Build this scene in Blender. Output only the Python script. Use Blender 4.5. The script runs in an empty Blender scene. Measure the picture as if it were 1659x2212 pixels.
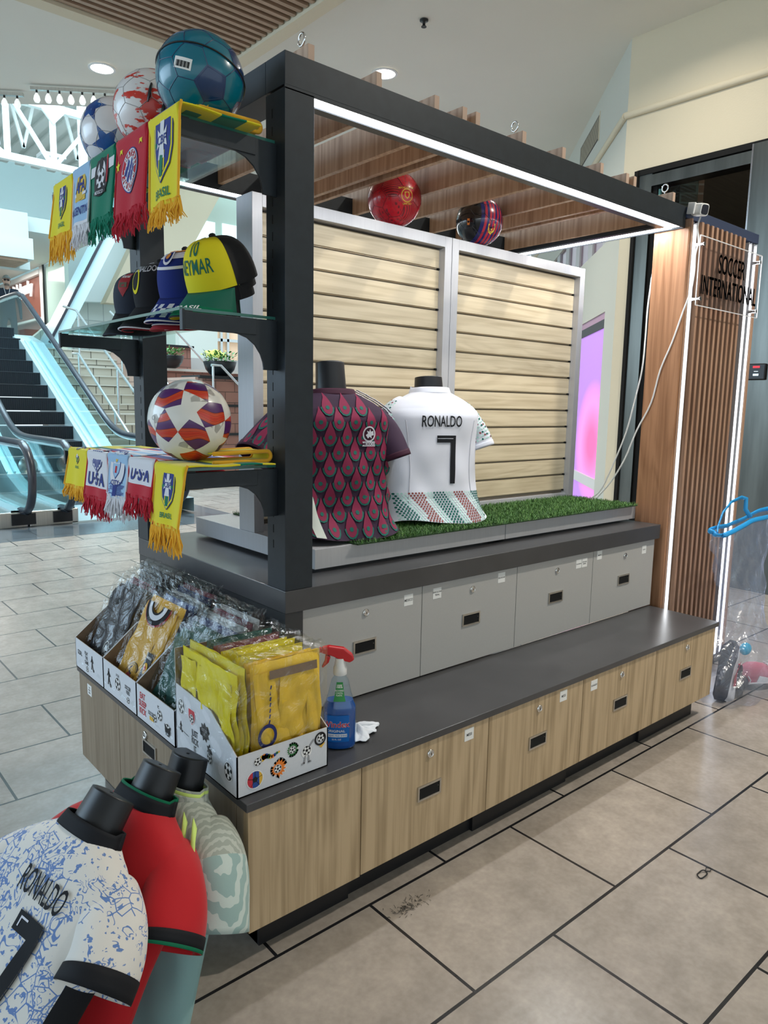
import bpy, bmesh, math, random
from mathutils import Vector, Matrix, Euler
random.seed(7)
S = bpy.context.scene
COL = S.collection
PI = math.pi

# ---------------------------------------------------------------- camera, sky, exposure
cam = bpy.data.objects.new('camera', bpy.data.cameras.new('camera'))
COL.objects.link(cam)
yaw, pit, rol = 0.857273738, -0.14569359, 0.0190190044
fw = Vector((math.cos(pit)*math.cos(yaw), math.cos(pit)*math.sin(yaw), math.sin(pit)))
rt = Vector((math.sin(yaw), -math.cos(yaw), 0)); up = rt.cross(fw)
r2 = math.cos(rol)*rt + math.sin(rol)*up; u2 = -math.sin(rol)*rt + math.cos(rol)*up
mw = Matrix((( r2.x, u2.x, -fw.x, -0.80883), (r2.y, u2.y, -fw.y, -1.40562), (r2.z, u2.z, -fw.z, 1.3663), (0, 0, 0, 1)))
cam.matrix_world = mw
cam.data.sensor_fit = 'VERTICAL'; cam.data.sensor_height = 36; cam.data.sensor_width = 27
cam.data.lens = 1572.302/2212*36
cam.data.clip_start = .02; cam.data.clip_end = 200
S.camera = cam
S.view_settings.view_transform = 'Standard'; S.view_settings.look = 'None'
S.view_settings.gamma = 1; S.view_settings.use_curve_mapping = False
S.view_settings.exposure = 0.0
W = bpy.data.worlds.new('daylight'); S.world = W; W.use_nodes = True
bg = W.node_tree.nodes['Background']
bg.inputs[0].default_value = (.80, .93, 1.0, 1); bg.inputs[1].default_value = 1.15

def area(name, loc, size, power, col, rot=(0, 0, 0), shape='DISK', sy=None):
    l = bpy.data.lights.new(name, 'AREA'); l.energy = power; l.color = col; l.shape = shape; l.size = size
    if sy: l.size_y = sy
    o = bpy.data.objects.new(name, l); COL.objects.link(o); o.location = loc; o.rotation_euler = rot
    return o
# daylight falling through the atrium skylight behind the kiosk
area('daylight_fill', (2.0, 13.0, 8.6), 9, 3100, (.60, .84, 1.0), shape='RECTANGLE', sy=9)
area('daylight_fill', (-5.0, 5.0, 4.3), 6, 600, (.55, .78, 1.0), rot=(0, -.9, -.3), shape='RECTANGLE', sy=6)  # added blue fill lamp under the ceiling, brightens the floor at left

# ---------------------------------------------------------------- mesh helpers
class MB:
    def __init__(s): s.v = []; s.f = []; s.m = []; s.s = []
    def add(s, vs, fs, m=0, sm=False):
        b = len(s.v); s.v += [tuple(p) for p in vs]
        for k, f in enumerate(fs):
            s.f.append([b+i for i in f]); s.m.append(m[k] if isinstance(m, list) else m); s.s.append(sm)
        return s
    def box(s, x0, x1, y0, y1, z0, z1, m=0):
        v = [(x0,y0,z0),(x1,y0,z0),(x1,y1,z0),(x0,y1,z0),(x0,y0,z1),(x1,y0,z1),(x1,y1,z1),(x0,y1,z1)]
        return s.add(v, [(0,3,2,1),(4,5,6,7),(0,1,5,4),(1,2,6,5),(2,3,7,6),(3,0,4,7)], m)
    def bar(s, a, b, w, h, m=0, upv=(0, 0, 1)):
        a = Vector(a); b = Vector(b); d = (b-a).normalized(); u = Vector(upv)
        if abs(d.dot(u)) > .98: u = Vector((0, 1, 0))
        x = d.cross(u).normalized(); y = x.cross(d)
        v = [p+x*i*w/2+y*j*h/2 for p in (a, b) for i, j in ((-1,-1),(1,-1),(1,1),(-1,1))]
        return s.add(v, [(0,1,2,3),(7,6,5,4),(0,4,5,1),(1,5,6,2),(2,6,7,3),(3,7,4,0)], m)
    def prism(s, pts, d, m=0, sm=False):
        n = len(pts); d = Vector(d); v = [Vector(p) for p in pts]; v += [p+d for p in v]
        fs = [list(range(n))[::-1], list(range(n, 2*n))]+[(i,(i+1)%n,n+(i+1)%n,n+i) for i in range(n)]
        return s.add(v, fs, m, sm)
    def tube(s, path, r, n=8, m=0, closed=False, caps=True, flat=1.0):
        P = [Vector(p) for p in path]; N = len(P); vs = []; u = None
        for i, p in enumerate(P):
            a = P[(i-1) % N] if (i or closed) else p; b = P[(i+1) % N] if (i < N-1 or closed) else p
            d = (b-a); d = d.normalized() if d.length > 1e-9 else Vector((0, 0, 1))
            if u is None:
                u = Vector((0, 0, 1)) if abs(d.z) < .9 else Vector((1, 0, 0))
            u = (u-d*u.dot(d)).normalized(); w = d.cross(u); rr = r[i] if isinstance(r, (list, tuple)) else r
            vs += [p+(u*math.cos(2*PI*k/n)*flat+w*math.sin(2*PI*k/n))*rr for k in range(n)]
        fs = []
        for i in range(N if closed else N-1):
            j = (i+1) % N
            fs += [(i*n+k, i*n+(k+1) % n, j*n+(k+1) % n, j*n+k) for k in range(n)]
        s.add(vs, fs, m, True)
        if caps and not closed: s.add(vs[:n], [list(range(n))[::-1]], m); s.add(vs[-n:], [list(range(n))], m)
        return s
    def lathe(s, prof, c=(0, 0), n=24, m=0, sm=True, caps=True):
        vs = [(c[0]+r*math.cos(2*PI*k/n), c[1]+r*math.sin(2*PI*k/n), z) for r, z in prof for k in range(n)]
        fs = [(i*n+k, i*n+(k+1) % n, (i+1)*n+(k+1) % n, (i+1)*n+k) for i in range(len(prof)-1) for k in range(n)]
        s.add(vs, fs, m, sm)
        if caps: s.add(vs[:n], [list(range(n))[::-1]], m); s.add(vs[-n:], [list(range(n))], m)
        return s
    def grid(s, fn, nu, nv, m=0, sm=True, flip=False, mf=None):
        vs = [fn(i/nu, j/nv) for j in range(nv+1) for i in range(nu+1)]; fs = []; ms = []
        for j in range(nv):
            for i in range(nu):
                a = j*(nu+1)+i; q = (a, a+1, a+nu+2, a+nu+1); fs.append(q[::-1] if flip else q)
                ms.append(mf((i+.5)/nu, (j+.5)/nv) if mf else m)
        return s.add(vs, fs, ms, sm)
    def xf(s, M, start=0):
        s.v[start:] = [tuple(M @ Vector(p)) for p in s.v[start:]]; return s
    def build(s, name, mats, parent=None, bevel=0, solid=0, sub=0, auto=False, origin=None):
        me = bpy.data.meshes.new(name)
        if not isinstance(mats, (list, tuple)): mats = [mats]
        if parent is None:
            if origin is None:
                xs = [p[0] for p in s.v]; ys = [p[1] for p in s.v]; zs = [p[2] for p in s.v]
                origin = ((min(xs)+max(xs))/2, (min(ys)+max(ys))/2, min(zs))
            og = Vector(origin)
        else: og = Vector(parent['_og'])
        me.from_pydata([tuple(Vector(p)-og) for p in s.v], [], s.f)
        for a in mats: me.materials.append(a)
        me.polygons.foreach_set('material_index', s.m); me.polygons.foreach_set('use_smooth', s.s)
        me.update(); o = bpy.data.objects.new(name, me); COL.objects.link(o)
        if parent is None: o.location = og
        else: o.parent = parent
        o['_og'] = tuple(og)
        if solid: q = o.modifiers.new('thick', 'SOLIDIFY'); q.thickness = solid; q.offset = 0
        if sub: q = o.modifiers.new('sub', 'SUBSURF'); q.levels = q.render_levels = sub
        if bevel: q = o.modifiers.new('bev', 'BEVEL'); q.width = bevel; q.segments = 2; q.limit_method = 'ANGLE'
        return o
def tag(o, label, cat, group=None):
    o['label'] = label; o['category'] = cat
    if group: o['group'] = group
    return o
def struct(name, mb, m, label=None, **k):
    o = mb.build(name, m, **k); o['kind'] = 'structure'
    if label: o['label'] = label
    return o
def thing(name, label, cat, loc=(0, 0, 0), rot=None, group=None, local=False):
    o = bpy.data.objects.new(name, None); COL.objects.link(o); o.location = loc; o.empty_display_size = .05
    if rot is not None:
        if isinstance(rot, Matrix): o.rotation_euler = rot.to_euler()
        else: o.rotation_euler = rot
    o['_og'] = (0, 0, 0) if (rot is not None or local) else tuple(loc)
    return tag(o, label, cat, group)
def copy_tree(o, parent=None):
    c = o.copy(); COL.objects.link(c); c.parent = parent
    for ch in o.children: copy_tree(ch, c)
    return c
def bisect_grid(bm, st):
    if not bm.verts: return
    for ax in (0, 1):
        lo = min(v.co[ax] for v in bm.verts); hi = max(v.co[ax] for v in bm.verts); t = lo+st
        while t < hi-1e-6:
            no = [0, 0, 0]; no[ax] = 1; co = [0, 0, 0]; co[ax] = t
            bmesh.ops.bisect_plane(bm, geom=bm.verts[:]+bm.edges[:]+bm.faces[:], dist=1e-6, plane_co=co, plane_no=no); t += st
def flat2(polys, st=None):
    bm = bmesh.new()
    for p in polys:
        vs = [bm.verts.new((x, y, 0)) for x, y in p]
        try: bm.faces.new(vs)
        except ValueError: pass
    bmesh.ops.triangulate(bm, faces=bm.faces[:])
    if st: bisect_grid(bm, st)
    bm.normal_update()
    for f in bm.faces:
        if f.normal.z < 0: f.normal_flip()
    bm.verts.index_update(); r = ([tuple(v.co[:2]) for v in bm.verts], [[v.index for v in f.verts] for f in bm.faces]); bm.free()
    return r
def text2(txt, h, bold=0.0, sx=1.0, st=None, sp=1.0, shear=0, line=1.0):
    cu = bpy.data.curves.new('t', 'FONT'); cu.body = txt; cu.size = 1; cu.offset = bold; cu.resolution_u = 3
    cu.align_x = 'CENTER'; cu.space_character = sp; cu.shear = shear; cu.space_line = line
    o = bpy.data.objects.new('t', cu); COL.objects.link(o)
    me = bpy.data.meshes.new_from_object(o.evaluated_get(bpy.context.evaluated_depsgraph_get()))
    bm = bmesh.new(); bm.from_mesh(me); bpy.data.objects.remove(o); bpy.data.curves.remove(cu); bpy.data.meshes.remove(me)
    n = txt.count('\n'); y0 = .36-n*.5*line
    for v in bm.verts: v.co.x *= h*1.38*sx; v.co.y = (v.co.y-y0)*h*1.38; v.co.z = 0
    if st: bisect_grid(bm, st)
    bm.verts.index_update(); r = ([tuple(v.co[:2]) for v in bm.verts], [[v.index for v in f.verts] for f in bm.faces]); bm.free()
    return r
def decal(mb, shp, fn, m=0, off=(0, 0), ang=0, sc=1.0):
    c, s_ = math.cos(ang)*sc, math.sin(ang)*sc
    mb.add([fn(off[0]+x*c-y*s_, off[1]+x*s_+y*c) for x, y in shp[0]], shp[1], m, True)
def circ(r, n=20, ry=None, cx=0, cy=0): return [(cx+r*math.cos(2*PI*k/n), cy+(ry or r)*math.sin(2*PI*k/n)) for k in range(n)]
def ring(r0, r1, n=24, q=1.0): return [[(r0*math.cos(a), r0*q*math.sin(a)), (r1*math.cos(a), r1*q*math.sin(a)), (r1*math.cos(b), r1*q*math.sin(b)), (r0*math.cos(b), r0*q*math.sin(b))] for a, b in ((2*PI*k/n, 2*PI*(k+1)/n) for k in range(n))]
def star(r, q=.42, n=5, a0=PI/2): return [((r if k % 2 == 0 else r*q)*math.cos(a0+PI*k/n), (r if k % 2 == 0 else r*q)*math.sin(a0+PI*k/n)) for k in range(2*n)]
def rect(w, h, cx=0, cy=0): return [(cx-w/2, cy-h/2), (cx+w/2, cy-h/2), (cx+w/2, cy+h/2), (cx-w/2, cy+h/2)]
def shield(w, h):
    return [(-w/2, h*.5), (w/2, h*.5), (w/2, 0), (w*.38, -h*.25), (0, -h*.5), (-w*.38, -h*.25), (-w/2, 0)]
def on_plane(o, x, y, off=0.0):
    o = Vector(o); x = Vector(x).normalized(); y = Vector(y).normalized(); n = x.cross(y)
    return lambda a, b: o+x*a+y*b+n*off

# ---------------------------------------------------------------- materials
MT = {}
def mat(name, col=(.5, .5, .5), rough=.5, metal=0, spec=.5, noise=None, bump=None, emit=None, alpha=1, trans=0, ior=1.45, coat=0, sheen=0):
    if name in MT: return MT[name]
    m = bpy.data.materials.new(name); m.use_nodes = True; N = m.node_tree.nodes; L = m.node_tree.links; b = N['Principled BSDF']
    I = b.inputs; I['Base Color'].default_value = (*col, 1); I['Roughness'].default_value = rough; I['Metallic'].default_value = metal
    I['Specular IOR Level'].default_value = spec; I['IOR'].default_value = ior
    if alpha < 1: I['Alpha'].default_value = alpha
    if trans: I['Transmission Weight'].default_value = trans
    if coat: I['Coat Weight'].default_value = coat
    if sheen: I['Sheen Weight'].default_value = sheen
    if emit: I['Emission Color'].default_value = (*emit[0], 1); I['Emission Strength'].default_value = emit[1]
    if noise or bump:
        tc = N.new('ShaderNodeTexCoord')
    if noise:   # (scale, amount, [stretch], [second colour])
        sc, am = noise[:2]; st = noise[2] if len(noise) > 2 else (1, 1, 1); c2 = noise[3] if len(noise) > 3 else tuple(x*(1-am) for x in col)
        mp = N.new('ShaderNodeMapping'); mp.inputs['Scale'].default_value = st; L.new(tc.outputs['Object'], mp.inputs[0])
        nz = N.new('ShaderNodeTexNoise'); nz.inputs['Scale'].default_value = sc; nz.inputs['Detail'].default_value = 5; L.new(mp.outputs[0], nz.inputs['Vector'])
        rp = N.new('ShaderNodeValToRGB'); rp.color_ramp.elements[0].position = .35; rp.color_ramp.elements[1].position = .65
        rp.color_ramp.elements[0].color = (*c2, 1); rp.color_ramp.elements[1].color = (*col, 1)
        L.new(nz.outputs[0], rp.inputs[0]); L.new(rp.outputs[0], I['Base Color'])
    if bump:    # (scale, strength, distance)
        nb = N.new('ShaderNodeTexNoise'); nb.inputs['Scale'].default_value = bump[0]; nb.inputs['Detail'].default_value = 3; L.new(tc.outputs['Object'], nb.inputs['Vector'])
        bp = N.new('ShaderNodeBump'); bp.inputs['Strength'].default_value = bump[1]; bp.inputs['Distance'].default_value = bump[2] if len(bump) > 2 else .01
        L.new(nb.outputs[0], bp.inputs['Height']); L.new(bp.outputs[0], I['Normal'])
    MT[name] = m; return m
def wood(name, c1, c2, axis='z', rough=.45, fine=90, big=5.0, c3=None):
    if name in MT: return MT[name]
    m = mat(name, c1, rough); N = m.node_tree.nodes; L = m.node_tree.links; b = N['Principled BSDF']
    tc = N.new('ShaderNodeTexCoord')
    st = {'x': (.035, 1, 1), 'y': (1, .035, 1), 'z': (1, 1, .035)}[axis]; st2 = {'x': (.12, 1, 1), 'y': (1, .12, 1), 'z': (1, 1, .12)}[axis]
    def nz(s, sc, det, dis=0):
        mp = N.new('ShaderNodeMapping'); mp.inputs['Scale'].default_value = s; L.new(tc.outputs['Object'], mp.inputs[0])
        n = N.new('ShaderNodeTexNoise'); n.inputs['Scale'].default_value = sc; n.inputs['Detail'].default_value = det; n.inputs['Distortion'].default_value = dis
        L.new(mp.outputs[0], n.inputs['Vector']); return n
    a = nz(st, fine, 4, .3); c = nz(st2, big, 2, .6)
    mu = N.new('ShaderNodeMath'); mu.operation = 'MULTIPLY'; mu.inputs[1].default_value = 9; L.new(c.outputs[0], mu.inputs[0])
    fr = N.new('ShaderNodeMath'); fr.operation = 'PINGPONG'; fr.inputs[1].default_value = .5; L.new(mu.outputs[0], fr.inputs[0])
    ad = N.new('ShaderNodeMath'); ad.operation = 'MULTIPLY_ADD'; ad.inputs[1].default_value = .38; L.new(fr.outputs[0], ad.inputs[0]); L.new(a.outputs[0], ad.inputs[2])
    rp = N.new('ShaderNodeValToRGB'); e = rp.color_ramp.elements; e[0].position = .38; e[1].position = .72; e[0].color = (*c2, 1); e[1].color = (*c1, 1)
    L.new(ad.outputs[0], rp.inputs[0]); L.new(rp.outputs[0], b.inputs['Base Color'])
    bp = N.new('ShaderNodeBump'); bp.inputs['Strength'].default_value = .12; bp.inputs['Distance'].default_value = .002; L.new(a.outputs[0], bp.inputs['Height']); L.new(bp.outputs[0], b.inputs['Normal'])
    return m
def bricks(name, c1, c2, mortar, w, h, ms, off=(0, 0, 0), rot=(0, 0, 0), rough=.3, freq=.5, spec=.5, mottled=0.0, rvar=0):
    m = mat(name, c1, rough, spec=spec); N = m.node_tree.nodes; L = m.node_tree.links; b = N['Principled BSDF']
    tc = N.new('ShaderNodeTexCoord'); mp = N.new('ShaderNodeMapping'); mp.vector_type = 'POINT'
    mp.inputs['Location'].default_value = off; mp.inputs['Rotation'].default_value = rot; L.new(tc.outputs['Object'], mp.inputs[0])
    br = N.new('ShaderNodeTexBrick'); br.offset = freq; br.inputs['Scale'].default_value = 1; br.inputs['Mortar Size'].default_value = ms; br.inputs['Mortar Smooth'].default_value = 0
    br.inputs['Brick Width'].default_value = w; br.inputs['Row Height'].default_value = h
    br.inputs['Color1'].default_value = (*c1, 1); br.inputs['Color2'].default_value = (*c2, 1); br.inputs['Mortar'].default_value = (*mortar, 1); L.new(mp.outputs[0], br.inputs['Vector'])
    out = br.outputs[0]
    if mottled:
        mx = N.new('ShaderNodeMix'); mx.data_type = 'RGBA'; mx.blend_type = 'MULTIPLY'; mx.inputs[0].default_value = 1
        acc = None
        for sc, lo in ((2.3, 1-mottled), (14, 1-mottled*.8), (60, 1-mottled*.5)):
            n = N.new('ShaderNodeTexNoise'); n.inputs['Scale'].default_value = sc; n.inputs['Detail'].default_value = 6; L.new(tc.outputs['Object'], n.inputs['Vector'])
            rm = N.new('ShaderNodeMapRange'); rm.inputs[1].default_value = .35; rm.inputs[2].default_value = .65; rm.inputs[3].default_value = lo; rm.inputs[4].default_value = 1.04; L.new(n.outputs[0], rm.inputs[0])
            if acc is None: acc = rm.outputs[0]
            else:
                q = N.new('ShaderNodeMath'); q.operation = 'MULTIPLY'; L.new(acc, q.inputs[0]); L.new(rm.outputs[0], q.inputs[1]); acc = q.outputs[0]
        L.new(out, mx.inputs[6]); L.new(acc, mx.inputs[7]); out = mx.outputs[2]
    L.new(out, b.inputs['Base Color'])
    bp = N.new('ShaderNodeBump'); bp.invert = True; bp.inputs['Strength'].default_value = .5; bp.inputs['Distance'].default_value = .003; L.new(br.outputs['Fac'], bp.inputs['Height']); L.new(bp.outputs[0], b.inputs['Normal'])
    return m
def glass(name, col, op=.25, rough=.03):
    if name in MT: return MT[name]
    m = bpy.data.materials.new(name); m.use_nodes = True; N = m.node_tree.nodes; L = m.node_tree.links; N.remove(N['Principled BSDF'])
    t = N.new('ShaderNodeBsdfTransparent'); t.inputs[0].default_value = (*col, 1); g = N.new('ShaderNodeBsdfGlossy'); g.inputs['Roughness'].default_value = rough
    g.inputs[0].default_value = (.95, 1, 1, 1)
    lw = N.new('ShaderNodeLayerWeight'); lw.inputs[0].default_value = .5; pw = N.new('ShaderNodeMath'); pw.operation = 'POWER'; pw.inputs[1].default_value = 4; L.new(lw.outputs['Facing'], pw.inputs[0])
    ma = N.new('ShaderNodeMath'); ma.operation = 'MULTIPLY_ADD'; ma.inputs[1].default_value = .6; ma.inputs[2].default_value = .01+op*.04; ma.use_clamp = True
    L.new(pw.outputs[0], ma.inputs[0]); mx = N.new('ShaderNodeMixShader'); L.new(ma.outputs[0], mx.inputs[0]); L.new(t.outputs[0], mx.inputs[1]); L.new(g.outputs[0], mx.inputs[2])
    L.new(mx.outputs[0], N['Material Output'].inputs[0]); MT[name] = m; return m

charcoal = mat('charcoal_metal', (.024, .031, .039), .42, .3, noise=(30, .15))
slabm = mat('charcoal_laminate', (.062, .062, .066), .3, noise=(6, .2), spec=.6)
greydoor = mat('grey_laminate', (.44, .43, .415), .5, noise=(200, .03))
silver = mat('silver_laminate', (.48, .48, .50), .38, .25, noise=(160, .05, (1, 1, .05)))
oakf = wood('pale_oak_laminate', (.52, .385, .235), (.355, .255, .145), 'z', fine=75, big=4)
slatw = wood('slatwall_maple', (.62, .52, .36), (.47, .38, .25), 'x', fine=60, big=6)
redoak = wood('red_oak', (.42, .215, .115), (.26, .12, .058), 'z', fine=55, big=5)
redoaky = wood('red_oak_board', (.56, .37, .25), (.37, .22, .135), 'z', fine=60, big=7)
endgrain = mat('end_grain', (.52, .37, .28), .7)
walnut = wood('walnut_slat', (.47, .29, .195), (.32, .175, .11), 'z', fine=80)
steel = mat('brushed_steel', (.62, .60, .56), .3, 1, noise=(60, .12, (1, 1, .03)))
darksteel = mat('dark_steel', (.14, .14, .125), .30, 1, noise=(12, .3, (1, 1, .1)))
chrome = mat('chrome', (.8, .8, .8), .15, 1)
black = mat('black_plastic', (.012, .013, .015), .35)
blackflat = mat('black_void', (.004, .004, .004), .9)
white = mat('white_plastic', (.75, .75, .74), .35)
led = mat('led_strip', (1, 1, 1), .5, emit=((.93, .97, 1.0), 14))
ledside = mat('led_column', (1, 1, 1), .5, emit=((.93, .97, 1.0), 3.2))
lampm = mat('lamp_glow', (1, 1, 1), .5, emit=((1, .96, .88), 14))
plaster = mat('ceiling_plaster', (.76, .735, .655), .85, noise=(.7, .04), bump=(60, .05))
wallp = mat('cream_paint', (.66, .585, .435), .8, bump=(80, .08))
walll = mat('pale_paint', (.58, .585, .52), .75)
aqua = mat('pale_aqua_wall', (.72, .90, .92), .8)
ink = mat('black_ink', (.01, .01, .012), .6)
whitepaper = mat('white_paper', (.82, .82, .80), .6)
# ================================================================ THE SETTING
floorm = bricks('floor_tile', (.43, .375, .325), (.40, .35, .305), (.018, .018, .02), .6, .392, .0045, off=(-.376, .008, 0), rough=.24, mottled=.16)
fl = MB(); fl.box(-12, 14, -9, 26, -.1, 0); struct('floor', fl, floorm, origin=(0, 0, 0))
band = bricks('grey_border_tile', (.15, .18, .20), (.13, .155, .175), (.05, .06, .065), .6, .392, .004, off=(-.376, .008, 0), rough=.14, mottled=.1)
b = MB(); b.box(-12, 3.6, 6.12, 9.1, 0, .0015); struct('floor_2', b, band, origin=(0, 0, 0))

# plaster ceiling, cut away along the atrium edge, and the slatted wood soffit let into it
CZ = 4.4
b = MB(); sx, sy = 2.79, 5.0
edge = [(-8, 12.5), (-3, 10.3), (1.4, 7.4), (2.55, 6.5), (3.2, 8.0), (10, 8.0)]
b.prism([(-8, sy, CZ), (sx, sy, CZ), (sx, -8, CZ), (10, -8, CZ), (10, 8, CZ), (3.2, 8.0, CZ), (2.55, 6.5, CZ), (1.4, 7.4, CZ), (-3, 10.3, CZ), (-8, 12.5, CZ)][::-1], (0, 0, .25))
struct('ceiling', b, plaster)
b = MB()
b.box(-8, sx, sy-.14, sy, CZ-.06, CZ+.05); b.box(sx-.12, sx, -8, sy-.14, CZ-.06, CZ+.05)
struct('trim_1', b, wallp, label='cream frame around the slatted wood soffit')
soff = wood('soffit_slat', (.42, .29, .20), (.30, .20, .13), 'x'); soffd = mat('soffit_backing', (.10, .065, .045), .9)
b = MB()
for k in range(48):
    y = 4.84-k*.086; b.box(-7.9, sx-.13, y-.040, y, CZ-.035, CZ+.03)
b.box(-7.9, sx-.12, .6, 4.86, CZ+.035, CZ+.08, 1)
struct('ceiling_2', b, [soff, soffd], label='slatted wood soffit')
b = MB(); b.box(-8, sx, -8, .6, CZ-.04, CZ+.1); struct('ceiling_3', b, plaster)

# elevator wall, chamfered corner and upper bulkhead
X0 = 4.95; Y0 = 2.23
b = MB()
b.box(X0, X0+.25, 2.105, Y0, 0, CZ)                      # narrow cream strip
b.box(X0, X0+.25, -8, 2.105, 3.33, CZ)                   # header above the lift
b.box(X0, X0+.25, -8, -2.2, 0, 3.33)
struct('wall_right', b, wallp)
def ch(s, o=0): return (X0+s+o*.7071, Y0+s-o*.7071)
b = MB()
def chbox(b, s0, s1, z0, z1, t=.18, o=0, m=0):
    a = ch(s0, o); c = ch(s1, o)
    b.prism([(a[0], a[1], z0), (c[0], c[1], z0), (c[0]+t*.7071, c[1]-t*.7071, z0), (a[0]+t*.7071, a[1]-t*.7071, z0)][::-1], (0, 0, z1-z0), m)
chbox(b, 0, .285, 0, 2.9); chbox(b, .285, 1.3, 2.26, 2.9); chbox(b, 1.3, 4.6, 0, 2.9); chbox(b, 0, 4.6, 3.35, CZ)
struct('wall_corner', b, walll)
b = MB()
for k in range(9):
    chbox(b, k*.5+.02, k*.5+.36, 2.9, 3.35, .1, .03, 0); chbox(b, k*.5+.36, k*.5+.52, 2.9, 3.35, .12, .01, 1)
struct('window_1', b, [mat('mauve_glass', (.20, .12, .17), .15), mat('mauve_mullion', (.45, .45, .46), .5)], label='mauve tinted window band high on the angled wall')
b = MB()   # rounded moulding
b.tube([(X0-.01, -8, 3.80), (X0-.01, 2.24, 3.80)], .03, 8); a = ch(4.6)
b.tube([(X0-.01, 2.24, 3.80), (a[0], a[1], 3.80)], .03, 8)
struct('trim_2', b, wallp, label='rounded moulding along the elevator wall')
vent = mat('vent_dark', (.07, .065, .06), .7, noise=(90, .6, (1, 1, .1)))
b = MB(); chbox(b, .83, 1.52, 4.02, 4.25, .02, -.004, 0); chbox(b, .81, .83, 4.00, 4.27, .02, -.006, 1)
for k in range(30): chbox(b, .85+k*.022, .857+k*.022, 4.03, 4.24, .002, -.0045, 1)
o = b.build('air_vent', [vent, wallp]); tag(o, 'dark air vent grille high on the cream angled wall', 'vent')
# shop opening with the pink and violet screen
b = MB(); chbox(b, .285, 1.3, 2.12, 2.20, .2, .01, 0); chbox(b, .285, 1.3, 2.20, 2.26, .2, .012, 1)
struct('trim_3', b, [mat('shutter_black', (.03, .03, .035), .5), mat('mauve_lintel', (.5, .3, .42), .5)], label='dark roller housing above the pink screen')
scr = bpy.data.materials.new('pink_screen'); scr.use_nodes = True
N = scr.node_tree.nodes; L = scr.node_tree.links; pb = N['Principled BSDF']; tc = N.new('ShaderNodeTexCoord')
mp = N.new('ShaderNodeMapping'); mp.inputs['Location'].default_value = (.3, .3, -1.4); mp.inputs['Scale'].default_value = (1.2, 1.2, 1.55); L.new(tc.outputs['Object'], mp.inputs[0])
gr = N.new('ShaderNodeTexGradient'); gr.gradient_type = 'SPHERICAL'; L.new(mp.outputs[0], gr.inputs[0])
rp = N.new('ShaderNodeValToRGB'); e = rp.color_ramp.elements; e[0].position = 0; e[0].color = (.42, .20, .62, 1); e[1].position = .8; e[1].color = (1, .13, .36, 1)
e2 = rp.color_ramp.elements.new(.35); e2.color = (.85, .26, .62, 1); L.new(gr.outputs[0], rp.inputs[0]); L.new(rp.outputs[0], pb.inputs['Base Color']); L.new(rp.outputs[0], pb.inputs['Emission Color']); pb.inputs['Emission Strength'].default_value = .75
b = MB(); chbox(b, .285, 1.3, .12, 2.12, .04, .02); o = b.build('advertising_screen', scr); tag(o, 'tall glowing violet and pink screen in the shop opening', 'screen')
b = MB(); chbox(b, .285, 1.3, .60, .70, .02, .0); struct('trim_4', b, white, label='white rail across the foot of the pink screen')

# elevator front
b = MB(); b.box(X0-.02, X0+.12, 2.085, 2.115, 0, 3.33, 1); b.box(X0-.01, X0+.15, -2.2, 2.1, 3.29, 3.335, 1)
b.box(X0+.0, X0+.14, 1.965, 2.085, 0, 3.29); b.box(X0, X0+.14, -2.2, 1.965, 3.19, 3.28)
b.box(X0+.03, X0+.12, 1.93, 1.965, 0, 3.19, 1)
b.box(X0+.02, X0+.10, 1.55, 1.93, 2.36, 2.46, 0)
o = b.build('door_frame', [darksteel, blackflat]); o['kind'] = 'structure'; o.name = 'door_1'; o['label'] = 'stainless steel elevator door frame'
b = MB(); b.box(X0-.04, X0+.1, -2.2, 1.15, 0, 3.31, 0); b.box(X0-.042, X0-.035, 1.14, 1.152, 0, 3.31, 1)
struct('door_2', b, [darksteel, chrome], label='brushed stainless elevator front')
b = MB(); b.box(X0+.06, X0+.075, 1.6, 1.96, .1, 3.17, 0)
struct('window_2', b, glass('lift_glass', (.62, .72, .70), .4), label='glass pane of the elevator shaft')
b = MB(); b.box(X0+.055, X0+.085, 1.915, 1.935, .1, 3.17, 0); struct('trim_5', b, mat('green_glass_edge', (.25, .55, .52), .15), label='green glass edge')
brick = bricks('dark_brick', (.16, .10, .065), (.10, .07, .05), (.22, .20, .17), .2, .075, .008, rot=(PI/2, 0, 0), rough=.7)
b = MB(); b.box(0, 3.2, 0, .2, 0, 3.55); b.xf(Matrix.Translation((X0+.62, Y0-.40, 0)) @ Matrix.Rotation(PI/4, 4, 'Z'))
o = struct('wall_brick', b, brick, label='dark brick wall inside the lift lobby'); 
b = MB(); b.prism([(X0+.15, -2.2, 3.6), (X0+4.4, -2.2, 3.6), (X0+4.4, Y0+4.1, 3.6), (X0+.15, Y0-.1, 3.6)], (0, 0, .1)); struct('ceiling_4', b, mat('lobby_ceiling', (.30, .25, .19), .35, noise=(30, .2, (.05, 1, 1))), label='brown lobby ceiling')
b = MB(); b.box(X0+4.4, X0+4.5, -2.2, 6, 0, 3.6); struct('wall_lobby', b, mat('lobby_wall', (.20, .17, .13), .5))
# keypad
k = thing('call_panel', 'black elevator call panel with red display on the steel wall', 'panel', (X0-.05, .97, 1.6))
MB().box(X0-.065, X0-.04, .905, 1.04, 1.605, 1.725).build('case', black, k, bevel=.008)
MB().box(X0-.068, X0-.063, .945, .995, 1.692, 1.708).build('red_display', mat('red_lit', (.5, .02, .03), .4, emit=((1, .05, .08), .5)), k)
b = MB(); b.box(X0-.067, X0-.063, .95, .99, 1.635, 1.65); b.box(X0-.067, X0-.063, .955, .985, 1.665, 1.669)
b.build('key_slot', steel, k)

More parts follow.
